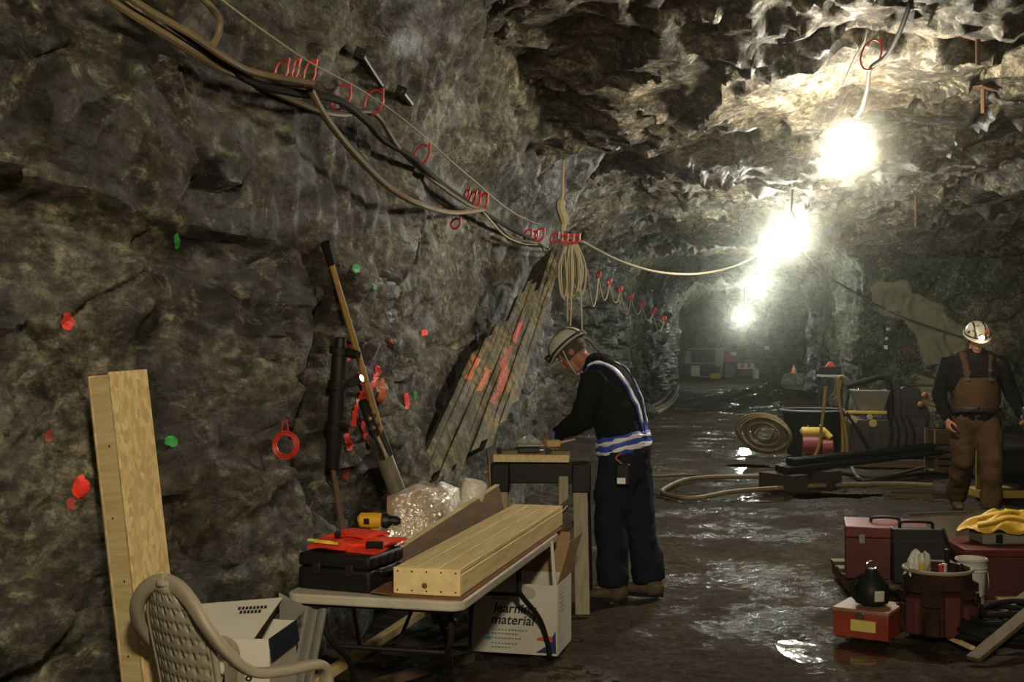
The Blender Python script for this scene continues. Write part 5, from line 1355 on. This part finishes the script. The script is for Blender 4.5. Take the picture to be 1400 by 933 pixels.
HND = [(mat('handle_yellow', (.55, .40, .06), .5)), IRON, (mat('handle_wood', (.40, .27, .13), .6)), mat('handle_red', (.4, .04, .03), .5), mat('handle_cream', (.5, .46, .36), .5), BLACKP, IRON]
for k in range(7):
    x = -.11 + .035 * k; y = -.06 + .05 * (k % 3); t = thing('hand_tool', ['screwdriver with yellow handle standing in the tool bag', 'black punch standing in the tool bag', 'wooden-handled chisel standing in the tool bag', 'red-handled pliers standing in the tool bag', 'cream-handled tool standing in the tool bag', 'tall black tool standing highest in the tool bag', 'iron bar end standing in the tool bag by the white bucket'][k], 'tool', bw_(x, y, .10))
    hh = .28 + .03 * random.random() + (.06 if k == 5 else 0)
    MB().tube([(0, 0, 0), (.0, 0, hh - .08)], .006, 8).build('shank', STEEL, t)
    MB().tube([(0, 0, hh - .09), (0, 0, hh - .08), (.003, 0, hh), (.003, 0, hh + .006)], [.010, .015, .016, .009], 10).build('handle', HND[k], t)
t = thing('plastic_wrap', 'bunched white plastic bag stuffed in the near side of the tool bag', 'bag', bw_(-.13, -.02, .33))
def wr(u, v):
    a = 2 * math.pi * u; r = .055 * (1 + .25 * math.sin(5 * a + 4 * v)) * (1 - .7 * max(0, v - .6)); return (r * math.cos(a) + .03 * v, r * .8 * math.sin(a), .12 * v + .012 * math.sin(4 * a))
MB().sheet(wr, 32, 10).build('bag_skin', mat('white_plastic', (.55, .55, .48), .3, bump=.5, bscale=30), t, smooth=70)
# white bucket
pk_ = fl(1328, 850); t = thing('plastic_bucket', 'tall narrow white plastic bucket behind the tool bag', 'bucket', pk_)
WB = mat('bucket_white', (.58, .57, .52), .4, col2=(.46, .45, .40), scale=5)
MB().lathe([(.06, 0), (.064, .005), (.083, .36), (.086, .365), (.080, .365), (.062, .02)], 28).build('bucket_body', WB, t)
for z, r in ((.355, .087), (.315, .0845), (.295, .0835)): MB().tube([(r * math.cos(a), r * math.sin(a), z) for a in [2 * math.pi * k / 28 for k in range(28)]], .005, 6, closed=True).build('rim', WB, t)
MB().tube(spline([(-.086, 0, .33), (-.095, -.05, .22), (0, -.088, .15), (.08, -.05, .2), (.086, 0, .33)], 5), .003, 6).build('wire_handle', STEEL, t)
# red crate with grey pack and yellow jacket
t = thing('tool_chest', 'low brown-red chest at the edge of the picture under the yellow jacket', 'toolbox', (2.78, 7.62, 0.0), math.radians(-4))
MB().box((.33, .24, .15), (.66, .46, .26)).build('chest_body', mat('brown_red', (.075, .016, .012), .5, col2=(.05, .012, .009), scale=5), t, .006)
MB().box((.33, .24, .305), (.68, .48, .05)).build('lid', REDB, t, .008)
MB().box((.33, .24, .010), (.70, .50, .02)).build('skid_board', OLD, t, .002)
MB().box((.33, -.02, .03), (.30, .05, .03)).build('front_plank', PINE2, t, .002)
ct = Vector((2.78, 7.62, 0))
t = thing('grey_pack', 'flat grey canvas pack between the brown-red chest and the yellow jacket', 'pack', ct + Vector((.16, .18, .331)), .05)
MB().box((.17, .08, .035), (.34, .24, .07)).build('pack_body', mat('grey_canvas', (.20, .19, .16), .8, bump=.4), t, .018, seg=3); MB().box((.10, -.045, .04), (.04, .02, .05)).build('buckle_strap', RUB, t, .003)
YJ = mat('yellow_pvc', (.72, .47, .05), .45, col2=(.55, .34, .03), scale=7, bump=.2)
t = thing('rain_jacket', 'crumpled yellow rain jacket on the grey pack at the right edge', 'jacket', ct + Vector((.12, .14, .404)))
def jk_(u, v):
    a = 2 * math.pi * u; R = 1 - v
    z = .012 + .10 * (1 - R ** 2.2) * (1 + .35 * math.sin(5 * a)) * (1 - .5 * max(0, .3 - R) / .3) + .018 * math.sin(9 * a + 7 * R) * R
    return (.25 + .30 * R * math.cos(a) * (1 + .12 * math.sin(4 * a + 1)), .13 + .17 * R * math.sin(a) * (1 + .12 * math.cos(5 * a)), max(0.003, z))
MB().sheet(jk_, 60, 16, .005).build('jacket_body', YJ, t, smooth=60)
MB().tube(spline([(.02, .03, .05), (.10, -.01, .075), (.2, .0, .10), (.30, -.02, .085), (.42, .03, .07)], 6), .030, 10, flat=.6).build('sleeve', YJ, t)
MB().tube(spline([(.05, .12, .08), (.14, .08, .11), (.26, .10, .125), (.36, .08, .10)], 6), .024, 10, flat=.6).build('hood_fold', YJ, t)
# dark hose heap and sticks at the lower right
random.seed(21)
hp = thing('hose_heap', 'heap of black hose loops at the lower right corner', 'hose', fl(1372, 878))
for k in range(6):
    r = .20 + .05 * random.random(); pts = []
    for j in range(20):
        a = 2 * math.pi * j / 20; pts.append((r * math.cos(a) + random.uniform(-.01, .01) + .03 * k - .05, .75 * r * math.sin(a), .025 + .028 * k + .02 * math.sin(2 * a + k)))
    MB().tube(pts, .016, 8, closed=True).build('hose_turn', RUB, hp)
a = fl(1292, 873); b = fl(1330, 890); t = thing('wooden_stick', 'short pale splintered stick lying in front of the hose heap', 'stick', a + Vector((0, 0, .013))); MB().beam((0, 0, 0), b - a, .03, .02).build('stick', PINE2, t, .003)
for k, (q0, q1, z1, lab) in enumerate([((1330, 905), (1420, 838), .22, 'dark plank propped up on the hose heap'), ((1345, 862), (1425, 812), .25, 'second dark plank above the other on the heap')]):
    a = fl(*q0); b = fl(q1[0], q1[1] + 50); b.z = z1; t = thing('old_plank', lab, 'plank', a + Vector((0, 0, .012))); MB().beam((0, 0, 0), b - a, .08, .022).build('plank', mat('dark_timber', (0.12, 0.085, 0.045), .75), t, .002)

# ============================================================ MIDDLE GROUND: pipes, pump, drill rig, hoses
PIPE = mat('black_pipe', (0.10, 0.10, 0.095), 0.24, 1.0)
Pa = Vector((2.90, 13.55, .205)); Pb = Vector((6.1, 15.75, .30)); dirp = (Pb - Pa)
sidev = Vector((dirp.y, -dirp.x, 0)).normalized()
for k, (o_, z, s0) in enumerate([(-.10, 0, .0), (.02, 0, .01), (.12, 0, .03), (-.04, .070, .045), (.07, .070, .06)]):
    a = Pa - sidev * o_ + Vector((0, 0, z)) + dirp * s0; b = Pb - sidev * o_ + Vector((0, 0, z)); t = thing('drill_pipe', ['bottom black drill pipe farthest from the camera in the stack on blocks', 'middle black drill pipe of the bottom row on blocks', 'bottom black drill pipe nearest the camera on the blocks', 'upper black drill pipe lying farther back on the stack', 'upper black drill pipe lying in front on the stack'][k], 'pipe', a, 0, 'stack of drill pipes on blocks')
    MB().tube([(0, 0, 0), b - a], .035, 14).build('pipe', PIPE, t); MB().tube([-dirp.normalized() * .002, dirp.normalized() * .12], .040, 14).build('coupling', PIPE, t)
for k, s in enumerate((.02, .16, .85)):
    c = Pa + dirp * s; t = thing('timber_block', ['dark timber block under the open ends of the pipes', 'dark timber block second under the pipes', 'dark timber block under the far end of the pipes'][k], 'block', (c.x, c.y, 0), math.atan2(dirp.y, dirp.x)); zt = c.z - .042
    MB().box((0, 0, zt / 2 - .01), (.22, .52, zt + .02)).build('block', mat('dark_block', (.03, .022, .014), .8), t, .006)
# looped hose on the floor
def fline(px, z): return [fl(x, y, z) for x, y in px]
tag(MB().tube(spline(fline([(1110, 650), (1040, 652), (970, 653), (935, 657), (910, 668), (906, 674), (925, 680), (955, 681), (1000, 673), (1060, 668), (1130, 664), (1220, 662), (1275, 664)], .022), 8), .026, 8).build('floor_hose', HOSE_T), 'long tan hose looping out across the wet floor in front of the pipes', 'hose')
tag(MB().tube(spline(fline([(890, 652), (940, 650), (1000, 651), (1060, 647), (1100, 641)], .02), 8), .018, 8).build('floor_hose', HOSE_O), 'thinner olive hose lying straight behind the loop of tan hose', 'hose')
for k, (pts, lab) in enumerate([([(1120, 655), (1150, 648), (1200, 655), (1250, 650), (1300, 645)], 'black hose snaking under the pipes'), ([(1165, 640), (1172, 652), (1185, 656), (1230, 648), (1290, 632)], 'brown hose curling behind the pipes')]):
    tag(MB().tube(spline(fline(pts, .02), 8), .022, 8).build('floor_hose', RUB if k == 0 else HOSE_O), lab, 'hose')
for k, (px, lab) in enumerate([([(884, 565), (905, 556), (920, 545), (928, 528), (930, 518)], 'pale hose lying along the foot of the far left wall'), ([(880, 560), (900, 552), (914, 540), (920, 528)], 'second pale hose at the foot of the far left wall'), ([(878, 571), (900, 564), (918, 552), (927, 540)], 'lowest pale hose at the foot of the far left wall')]):
    tag(MB().tube(spline(fline(px, .05), 8), .045, 8).build('air_hose', ROPE), lab, 'hose')
# tub, coil, pump
c = fl(1112, 622); tub = thing('plastic_tub', 'large round black tub with tan hose coil leaning on it', 'tub', c)
MB().lathe([(.34, 0), (.36, .01), (.43, .60), (.455, .625), (.455, .645), (.42, .64), (.35, .04)], 32).build('tub_body', BLACKP, tub)
MB().tube([(.455 * math.cos(a), .455 * math.sin(a), .637) for a in [2 * math.pi * k / 32 for k in range(32)]], .014, 8, closed=True).build('rim', mat('tub_rim', (.20, .20, .18), .5), tub)
for s in (-1, 1): MB().tube(spline([(s * .44, -.09, .56), (s * .50, -.06, .55), (s * .50, .06, .55), (s * .44, .09, .56)], 4), .013, 8).build('handle', BLACKP, tub)
co = thing('hose_coil', 'thick coil of tan hose leaning on the left side of the black tub', 'coil', c + Vector((-.66, -.12, -.03)), rot=(math.radians(20), 0, math.radians(-38)))
random.seed(2)
for k in range(11):
    r = .10 + .024 * k; jx, jz = random.uniform(-.025, .025), random.uniform(-.02, .0); MB().tube([(jx + r * math.cos(a) * 1.25 + .012 * math.sin(3 * a + k), -.035 + .022 * (k % 4), jz + .385 + r * .88 * math.sin(a)) for a in [2 * math.pi * j / 26 for j in range(26)]], .017, 7, closed=True).build('hose_turn', HOSE_T, co)
pu = thing('water_pump', 'red water pump with yellow tank in front of the black tub', 'pump', (fl(1118, 634).x, fl(1118, 634).y, 0.0), math.radians(-12))
PR = mat('pump_red', (.17, .014, .018), .5); PY = mat('pump_yellow', (.55, .38, .06), .5)
MB().box((0, 0, .04), (.50, .30, .05)).build('base_plate', PY, pu, .006)
MB().tube([(-.20, 0, .24), (-.19, 0, .24), (.02, 0, .24), (.03, 0, .24)], [.08, .135, .135, .09], 18).build('motor', PR, pu)
MB().tube([(.05, 0, .22), (.06, 0, .22), (.19, 0, .22), (.21, 0, .22)], [.06, .11, .11, .05], 16).build('pump_head', PR, pu)
for k in range(4): MB().tube([(-.17 + .05 * k, 0, .24), (-.155 + .05 * k, 0, .24)], .142, 18).build('cooling_fin', PR, pu)
MB().tube([(-.22, .0, .40), (-.20, 0, .41), (.08, 0, .41), (.11, 0, .39), (.17, -.03, .34)], [.03, .07, .07, .05, .04], 12).build('tank', PY, pu)
for x in (-.12, .03): MB().lathe([(.02, 0), (.02, .02), (.012, .03)], 10, Matrix.Translation((x, 0, .475))).build('filler_cap', CHROME, pu)
for x in (-.18, .16): MB().box((x, 0, .10), (.05, .24, .09)).build('mount_foot', IRON, pu, .004)
# upright yellow hoses
def up_hose(lab, pts, r, m, d):
    tag(MB().tube(spline([at(x, y, d) for x, y in pts], 7), r, 8).build('yellow_hose', m), lab, 'hose')
YH = mat('yellow_hose', (.36, .23, .05), .6, col2=(.26, .17, .04), scale=9)
up_hose('single yellow hose standing up from the red pump', [(1129, 528), (1127, 550), (1123, 585), (1121, 606), (1115, 622), (1108, 634)], .019, YH, 15.2)
up_hose('yellow hose arching down the near side of the drill rig, taller one', [(1156, 518), (1148, 516), (1145, 530), (1147, 552), (1154, 580), (1158, 605), (1158, 628)], .020, YH, 15.0)
up_hose('yellow hose doubling the taller one down the drill rig', [(1150, 520), (1147, 540), (1151, 568), (1152, 600), (1153, 628)], .018, YH, 15.08)
# drill rig
g0 = fl(1212, 638); rig = thing('drill_rig', 'black core drill rig with grey hopper and yellow gauges', 'machine', (g0.x, g0.y, 0), math.radians(-10))
go = Vector(rig.location); Ri = Matrix.Rotation(math.radians(10), 3, 'Z')
def G(x, y, dd=0.0): return Ri @ (at(x, y, g0.y + dd) - go)
BM = mat('machine_black', (.014, .014, .014), .5, col2=(.03, .027, .022), scale=6)
MB().box((0, .2, .05), (1.15, .75, .10)).build('skid', OLD, rig, .006)
MB().box((.02, .22, .36), (.95, .55, .50)).build('power_pack', BM, rig, .02)
for x in (-.42, -.2, .05, .3): MB().box((x, -.065, .34), (.035, .02, .42)).build('louvre', IRON, rig, .003)
def loop4(c0_, w_, d_, z, w2, d2, z2): return [(c0_ - w_, -d_, z), (c0_ + w_, -d_, z), (c0_ + w_, d_, z), (c0_ - w_, d_, z), (c0_ - w2, -d2, z2), (c0_ + w2, -d2, z2), (c0_ + w2, d2, z2), (c0_ - w2, d2, z2)]
MB().hexa([(x, y + .1, z) for x, y, z in loop4(-.20, .15, .12, .70, .24, .2, .98)]).build('hopper', mat('hopper_grey', (.26, .25, .22), .4, col2=(.18, .17, .15), scale=4), rig, .008)
MB().box((-.20, .1, .985), (.30, .22, .03)).build('bright_hopper_lip', CHROME, rig, .01)
MB().box((-.27, -.10, .70), (.52, .04, .035)).build('yellow_rail', PY, rig, .004)
for x, z, r in ((-.43, .60, .055), (-.18, .56, .05), (-.22, .64, .035)):
    MB().tube([(x, -.06, z), (x, -.12, z)], r, 16).build('gauge', PY, rig); MB().tube([(x, -.12, z), (x, -.125, z)], r * .7, 14).build('gauge_glass', mat('dial', (.35, .32, .2), .3), rig)
MB().tube([(-.12, -.09, .42), (-.12, -.12, .42), (-.12, -.12, .30)], .016, 8).build('valve_pipe', STEEL, rig)
MB().tube(spline([(.06, -.02, .10), (.05, -.02, .6), (.03, -.02, 1.05), (-.06, -.02, 1.15), (-.25, -.02, 1.10), (-.50, -.02, 1.03)], 6), .040, 10).build('boom_hose', RUB, rig)
MB().beam((.14, .0, .1), (.13, .0, 1.12), .09, .07, up=(0, 1, 0)).build('mast', IRON, rig, .006)
MB().tube([(.10, 0, 1.05), (.75, .1, 1.04)], .016, 8).build('hand_rail', STEEL, rig)
MB().tube([(.10, 0, 1.12), (.42, .05, 1.13)], .014, 8).build('hand_rail', STEEL, rig)
MB().tube([(.30, .1, .62), (.30, .22, .62)], .26, 24).build('cable_reel', BM, rig); MB().tube([(.30, .07, .88), (.30, .25, .88)], .16, 20).build('cable_reel', BM, rig)
for x, z in ((.42, .80), (.47, .92)): MB().ball((x, -.02, z), (.045, .04, .045), 12).build('orange_knob', mat('knob_orange', (.20, .09, .02), .6), rig)
for k in range(3): MB().tube(spline([(.45, .0, .95 - .05 * k), (.60, -.05, .90 - .06 * k), (.78, 0, .86 - .04 * k), (.9, .05, .7)], 5), .018, 8).build('orange_lead', mat('lead_orange', (.15, .08, .025), .7), rig)
MB().tube(spline([(-.48, -.05, .95), (-.5, -.1, .7), (-.35, -.12, .45), (-.2, -.1, .2), (0, -.12, .12)], 6), .022, 8).build('feed_hose', RUB, rig)
for k in range(4): MB().tube(spline([(.0 + .08 * k, -.08, .68), (.05 + .09 * k, -.13, .45), (.02 + .1 * k, -.12, .25), (.1 + .08 * k, -.15, .12)], 5), .016, 8).build('hydraulic_hose', RUB, rig)
# shelf stand with the red thing
s0 = fl(1135, 611); st = thing('shelf_stand', 'tall dark stand with a pale shelf edge behind the yellow hoses', 'stand', (s0.x, s0.y, 0))
zt = EYE - (514 - 468) / F * s0.y
MB().box((0, 0, zt), (.36, .25, .03)).build('shelf_board', mat('pale_shelf', (.42, .40, .35), .5), st, .003)
for x in (-.15, .15):
    for y in (-.1, .1): MB().beam((x, y, 0), (x, y, zt - .01), .03, .03, up=(0, 1, 0)).build('post', IRON, st)
t = thing('battery_box', 'black box with red top on the shelf of the tall stand', 'box', (s0.x, s0.y, zt + .016)); MB().box((0, 0, .06), (.30, .18, .12)).build('case_body', BLACKP, t, .006); MB().hexa([(-.08, -.05, .12), (.08, -.05, .12), (.08, .05, .12), (-.08, .05, .12), (-.02, -.03, .20), (.03, -.03, .20), (.03, .03, .20), (-.02, .03, .20)]).build('red_cap', mat('cap_red', (.45, .03, .03), .5), t, .01)
# crates and a motor beside the walking worker's legs
c = fl(1388, 690); t = thing('motor_unit', 'dark motor on a yellow frame behind the walking worker at the right edge', 'machine', (c.x + .1, c.y + .6, 0))
MB().box((0, 0, .05), (.6, .4, .08)).build('base_frame', PY, t, .006); MB().tube([(-.25, 0, .33), (-.23, 0, .33), (.2, 0, .33), (.24, 0, .33)], [.12, .2, .2, .1], 18).build('motor', BM, t)
for x in (-.18, .15): MB().box((x, 0, .14), (.06, .32, .14)).build('mount_foot', IRON, t, .004)
MB().beam((-.27, -.1, .08), (-.27, -.1, .55), .06, .04, up=(0, 1, 0)).build('upright', PY, t, .004)
c = fl(1278, 650); t = thing('wire_crate', 'brown slatted crate between the drill rig and the walking worker', 'crate', (c.x + .30, c.y + .25, 0))
for k in range(6): MB().box((0, -.2, .06 + .085 * k), (.55, .02, .06)).build('slat', mat('crate_brown', (.09, .05, .022), .75), t, .002)
for x in (-.26, .26):
    for y in (-.18, .18): MB().box((x, y, .27), (.04, .04, .54)).build('post', OLD, t, .002)
for k in range(6): MB().box((0, .2, .06 + .085 * k), (.55, .02, .06)).build('slat', mat('crate_brown', (.09, .05, .022), .75), t, .002)
MB().box((0, 0, .03), (.52, .38, .02)).build('bottom_board', OLD, t)

# ============================================================ FAR END
dF = 55.0
def FP(x, y): return at(x, y, dF)
zf = fz(8.5, dF) if True else 0
b = FP(960, 513); rk = thing('storage_rack', 'open grey storage rack against the far end wall', 'rack', (b.x, dF, .05))
Gz = lambda x, y: at(x, y, dF) - Vector((b.x, dF, .05))
GREYM = mat('rack_grey', (.30, .31, .30), .5, .3)
for x in (934, 987):
    for yy in (-.3, .3):
        q = Gz(x, 513); MB().beam((q.x, yy, 0), (q.x, yy, 1.27), .07, .07, up=(0, 1, 0)).build('post', GREYM, rk)
for z in (.02, .62, 1.25): MB().box((Gz(960, 0).x, 0, z), (1.78, .62, .05)).build('shelf', GREYM, rk)
q = Gz(982, 0).x; MB().box((q, -.33, .85), (.36, .03, .75)).build('side_panel', mat('panel_grey', (.30, .29, .28), .6), rk); MB().box((Gz(939, 0).x, -.32, .90), (.26, .03, .5)).build('side_panel', mat('panel_grey', (.30, .29, .28), .6), rk)
MB().box((Gz(960, 0).x, .33, .64), (1.75, .02, 1.2)).build('back_panel', mat('rack_dark', (.03, .03, .03), .7), rk)
random.seed(31)
for k in range(6):
    q = Gz(947 + k * 5.5, 0).x; t = thing('storage_bin', ORD[k] + ' bin from the left on the middle shelf of the far rack', 'bin', (b.x + q, dF - .02, .05 + .648), 0, 'bins on the far rack')
    hh = .28 + .12 * random.random(); MB().hexa([(-.06, -.15, 0), (.06, -.15, 0), (.06, .15, 0), (-.06, .15, 0), (-.075, -.18, hh), (.075, -.18, hh), (.075, .18, hh), (-.075, .18, hh)]).build('bin_body', [IRON, REDB, BM, OLD, BM, REDB][k], t, .01)
    MB().box((0, 0, hh + .005), (.16, .38, .02)).build('lid', BM, t)
def far_box(name, lab, cat, x0, x1, y0, y1, d, m, m2=None, dep=.4, ground=True):
    a = at(x0, y1, d); e = at(x1, y0, d); z0 = max(fz(a.x, d), .0) if ground else a.z
    t = thing(name, lab, cat, ((a.x + e.x) / 2, d, z0)); hh = max(.15, e.z - z0); ww = e.x - a.x
    MB().box((0, 0, hh * .43), (ww, dep, hh * .86)).build('case_body', m, t, .02)
    MB().box((0, 0, hh * .93), (ww * 1.04, dep * 1.04, hh * .12)).build('lid', m2 or m, t, .01); return t
far_box('white_cabinet', 'small white cabinet standing in front of the far rack', 'cabinet', 944, 956, 500, 514, 53.5, mat('far_white', (.55, .55, .50), .5))
far_box('yellow_case', 'low yellow case on the floor at the right foot of the far rack', 'case', 970, 984, 510, 516, 53, mat('far_yellow', (.55, .33, .03), .5))
t = thing('fuel_can', 'red jerry can on a dark crate right of the far rack', 'can', (at(996, 495, 54).x, 54, at(996, 495, 54).z)); MB().hexa([(-.2, -.1, 0), (.2, -.1, 0), (.2, .1, 0), (-.2, .1, 0), (-.18, -.09, .3), (.10, -.09, .36), (.10, .09, .36), (-.18, .09, .3)]).build('can_body', mat('far_red', (.5, .06, .03), .5), t, .03); MB().tube([(.05, 0, .34), (.16, 0, .42)], .04, 8).build('spout', CARD_W, t)
far_box('dark_crate', 'dark crate carrying the red jerry can', 'crate', 990, 1004, 495.3, 512, 54, BM)
tb2 = far_box('white_bench', 'dark bench with a white and red striped board on it, far away', 'bench', 1008, 1031, 503, 513, 54, BM, mat('far_white', (.55, .55, .50), .5))
tp = Vector(tb2.location); tz = at(1019, 502.5, 54).z
t = thing('barrier_board', 'white and red striped barrier board lying on the far dark bench', 'board', (tp.x, 53.98, tp.z + max(.15, at(1031, 503, 54).z - tp.z) + .002)); ww = at(1030, 0, 54).x - at(1008, 0, 54).x
for k in range(5): MB().box((-ww / 2 + ww * (k + .5) / 5, 0, .10), (ww / 5, .08, .2)).build('stripe', [mat('far_white', (.55, .55, .50), .5), mat('far_red', (.5, .06, .03), .5)][k % 2], t)
far_box('white_bucket', 'small white bucket on the floor right of the far striped board', 'bucket', 1030, 1037, 505, 512, 52, mat('far_white', (.55, .55, .50), .5), dep=.22)
c = at(1085.5, 510, 47); t = thing('traffic_cone', 'small orange and white cone on the rubble far away', 'cone', (c.x, 47, c.z - .02))
MB().lathe([(.12, 0.03), (.085, .12)], 14).build('cone_base', mat('cone_orange', (.6, .16, .05), .5), t); MB().box((0, 0, .015), (.3, .3, .03)).build('foot', mat('cone_orange', (.6, .16, .05), .5), t, .004); MB().lathe([(.085, .12), (.055, .22)], 14).build('white_band', CARD_W, t); MB().lathe([(.055, .22), (.02, .33)], 14).build('cone_tip', mat('cone_orange', (.6, .16, .05), .5), t)
p_ = at(1086, 509, 47); c2 = thing('rubble_block', 'grey rock block carrying the small cone', 'rock', (c.x, 47.1, 0.0)); zc2 = c.z - .021
MB().hexa([(-.5, -.35, -.1), (.55, -.4, -.1), (.5, .4, -.1), (-.45, .35, -.1), (-.35, -.25, zc2), (.4, -.28, zc2), (.35, .3, zc2), (-.3, .25, zc2)]).build('rock', ROCK_R, c2, .04)
for k, (x, y, d, lab) in enumerate([(1113, 477, 41.0, 'small white sign on the far right wall'), (1048, 476, 57.5, 'small pale sign on the far end wall'), (1003, 484, 57.5, 'small pale sign on the end wall over the jerry can')]):
    p, dv = hit(BR, x, y)
    if p is None or k: p = at(x, y, 57.0); dv = Vector((0, 1, 0))
    t = thing('wall_sign', lab, 'sign', p - dv * .08); MB().box((0, 0, 0), (.22, .02, .17)).build('panel', mat('sign_white', (.6, .6, .57), .5), t, .003); MB().tube([(0, .01, 0), (0, .5, 0)], .015, 6).build('bracket', STEEL, t)
# loose rocks along the foot of the left wall and around
random.seed(77)
for k in range(12):
    y = 14.6 + 1.1 * k + random.uniform(-.3, .3) ; z0 = 0.0; x = wx(y, .12) + random.uniform(.30, .6); s = random.uniform(.05, .16) * (1 + y / 30)
    mb = MB(); bm = bmesh.new(); bmesh.ops.create_icosphere(bm, subdivisions=2, radius=1)
    for v in bm.verts: v.co *= 1 + .45 * (random.random() - .5)
    mb.add([v.co.copy() for v in bm.verts], [[v.index for v in f.verts] for f in bm.faces]); bm.free()
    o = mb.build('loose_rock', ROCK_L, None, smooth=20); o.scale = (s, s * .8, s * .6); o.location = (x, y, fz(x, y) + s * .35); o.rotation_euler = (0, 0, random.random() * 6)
    tag(o, ORD[k] + ' loose rock at the foot of the left wall, counted from behind the bent worker', 'rock', 'loose rocks along the left wall')
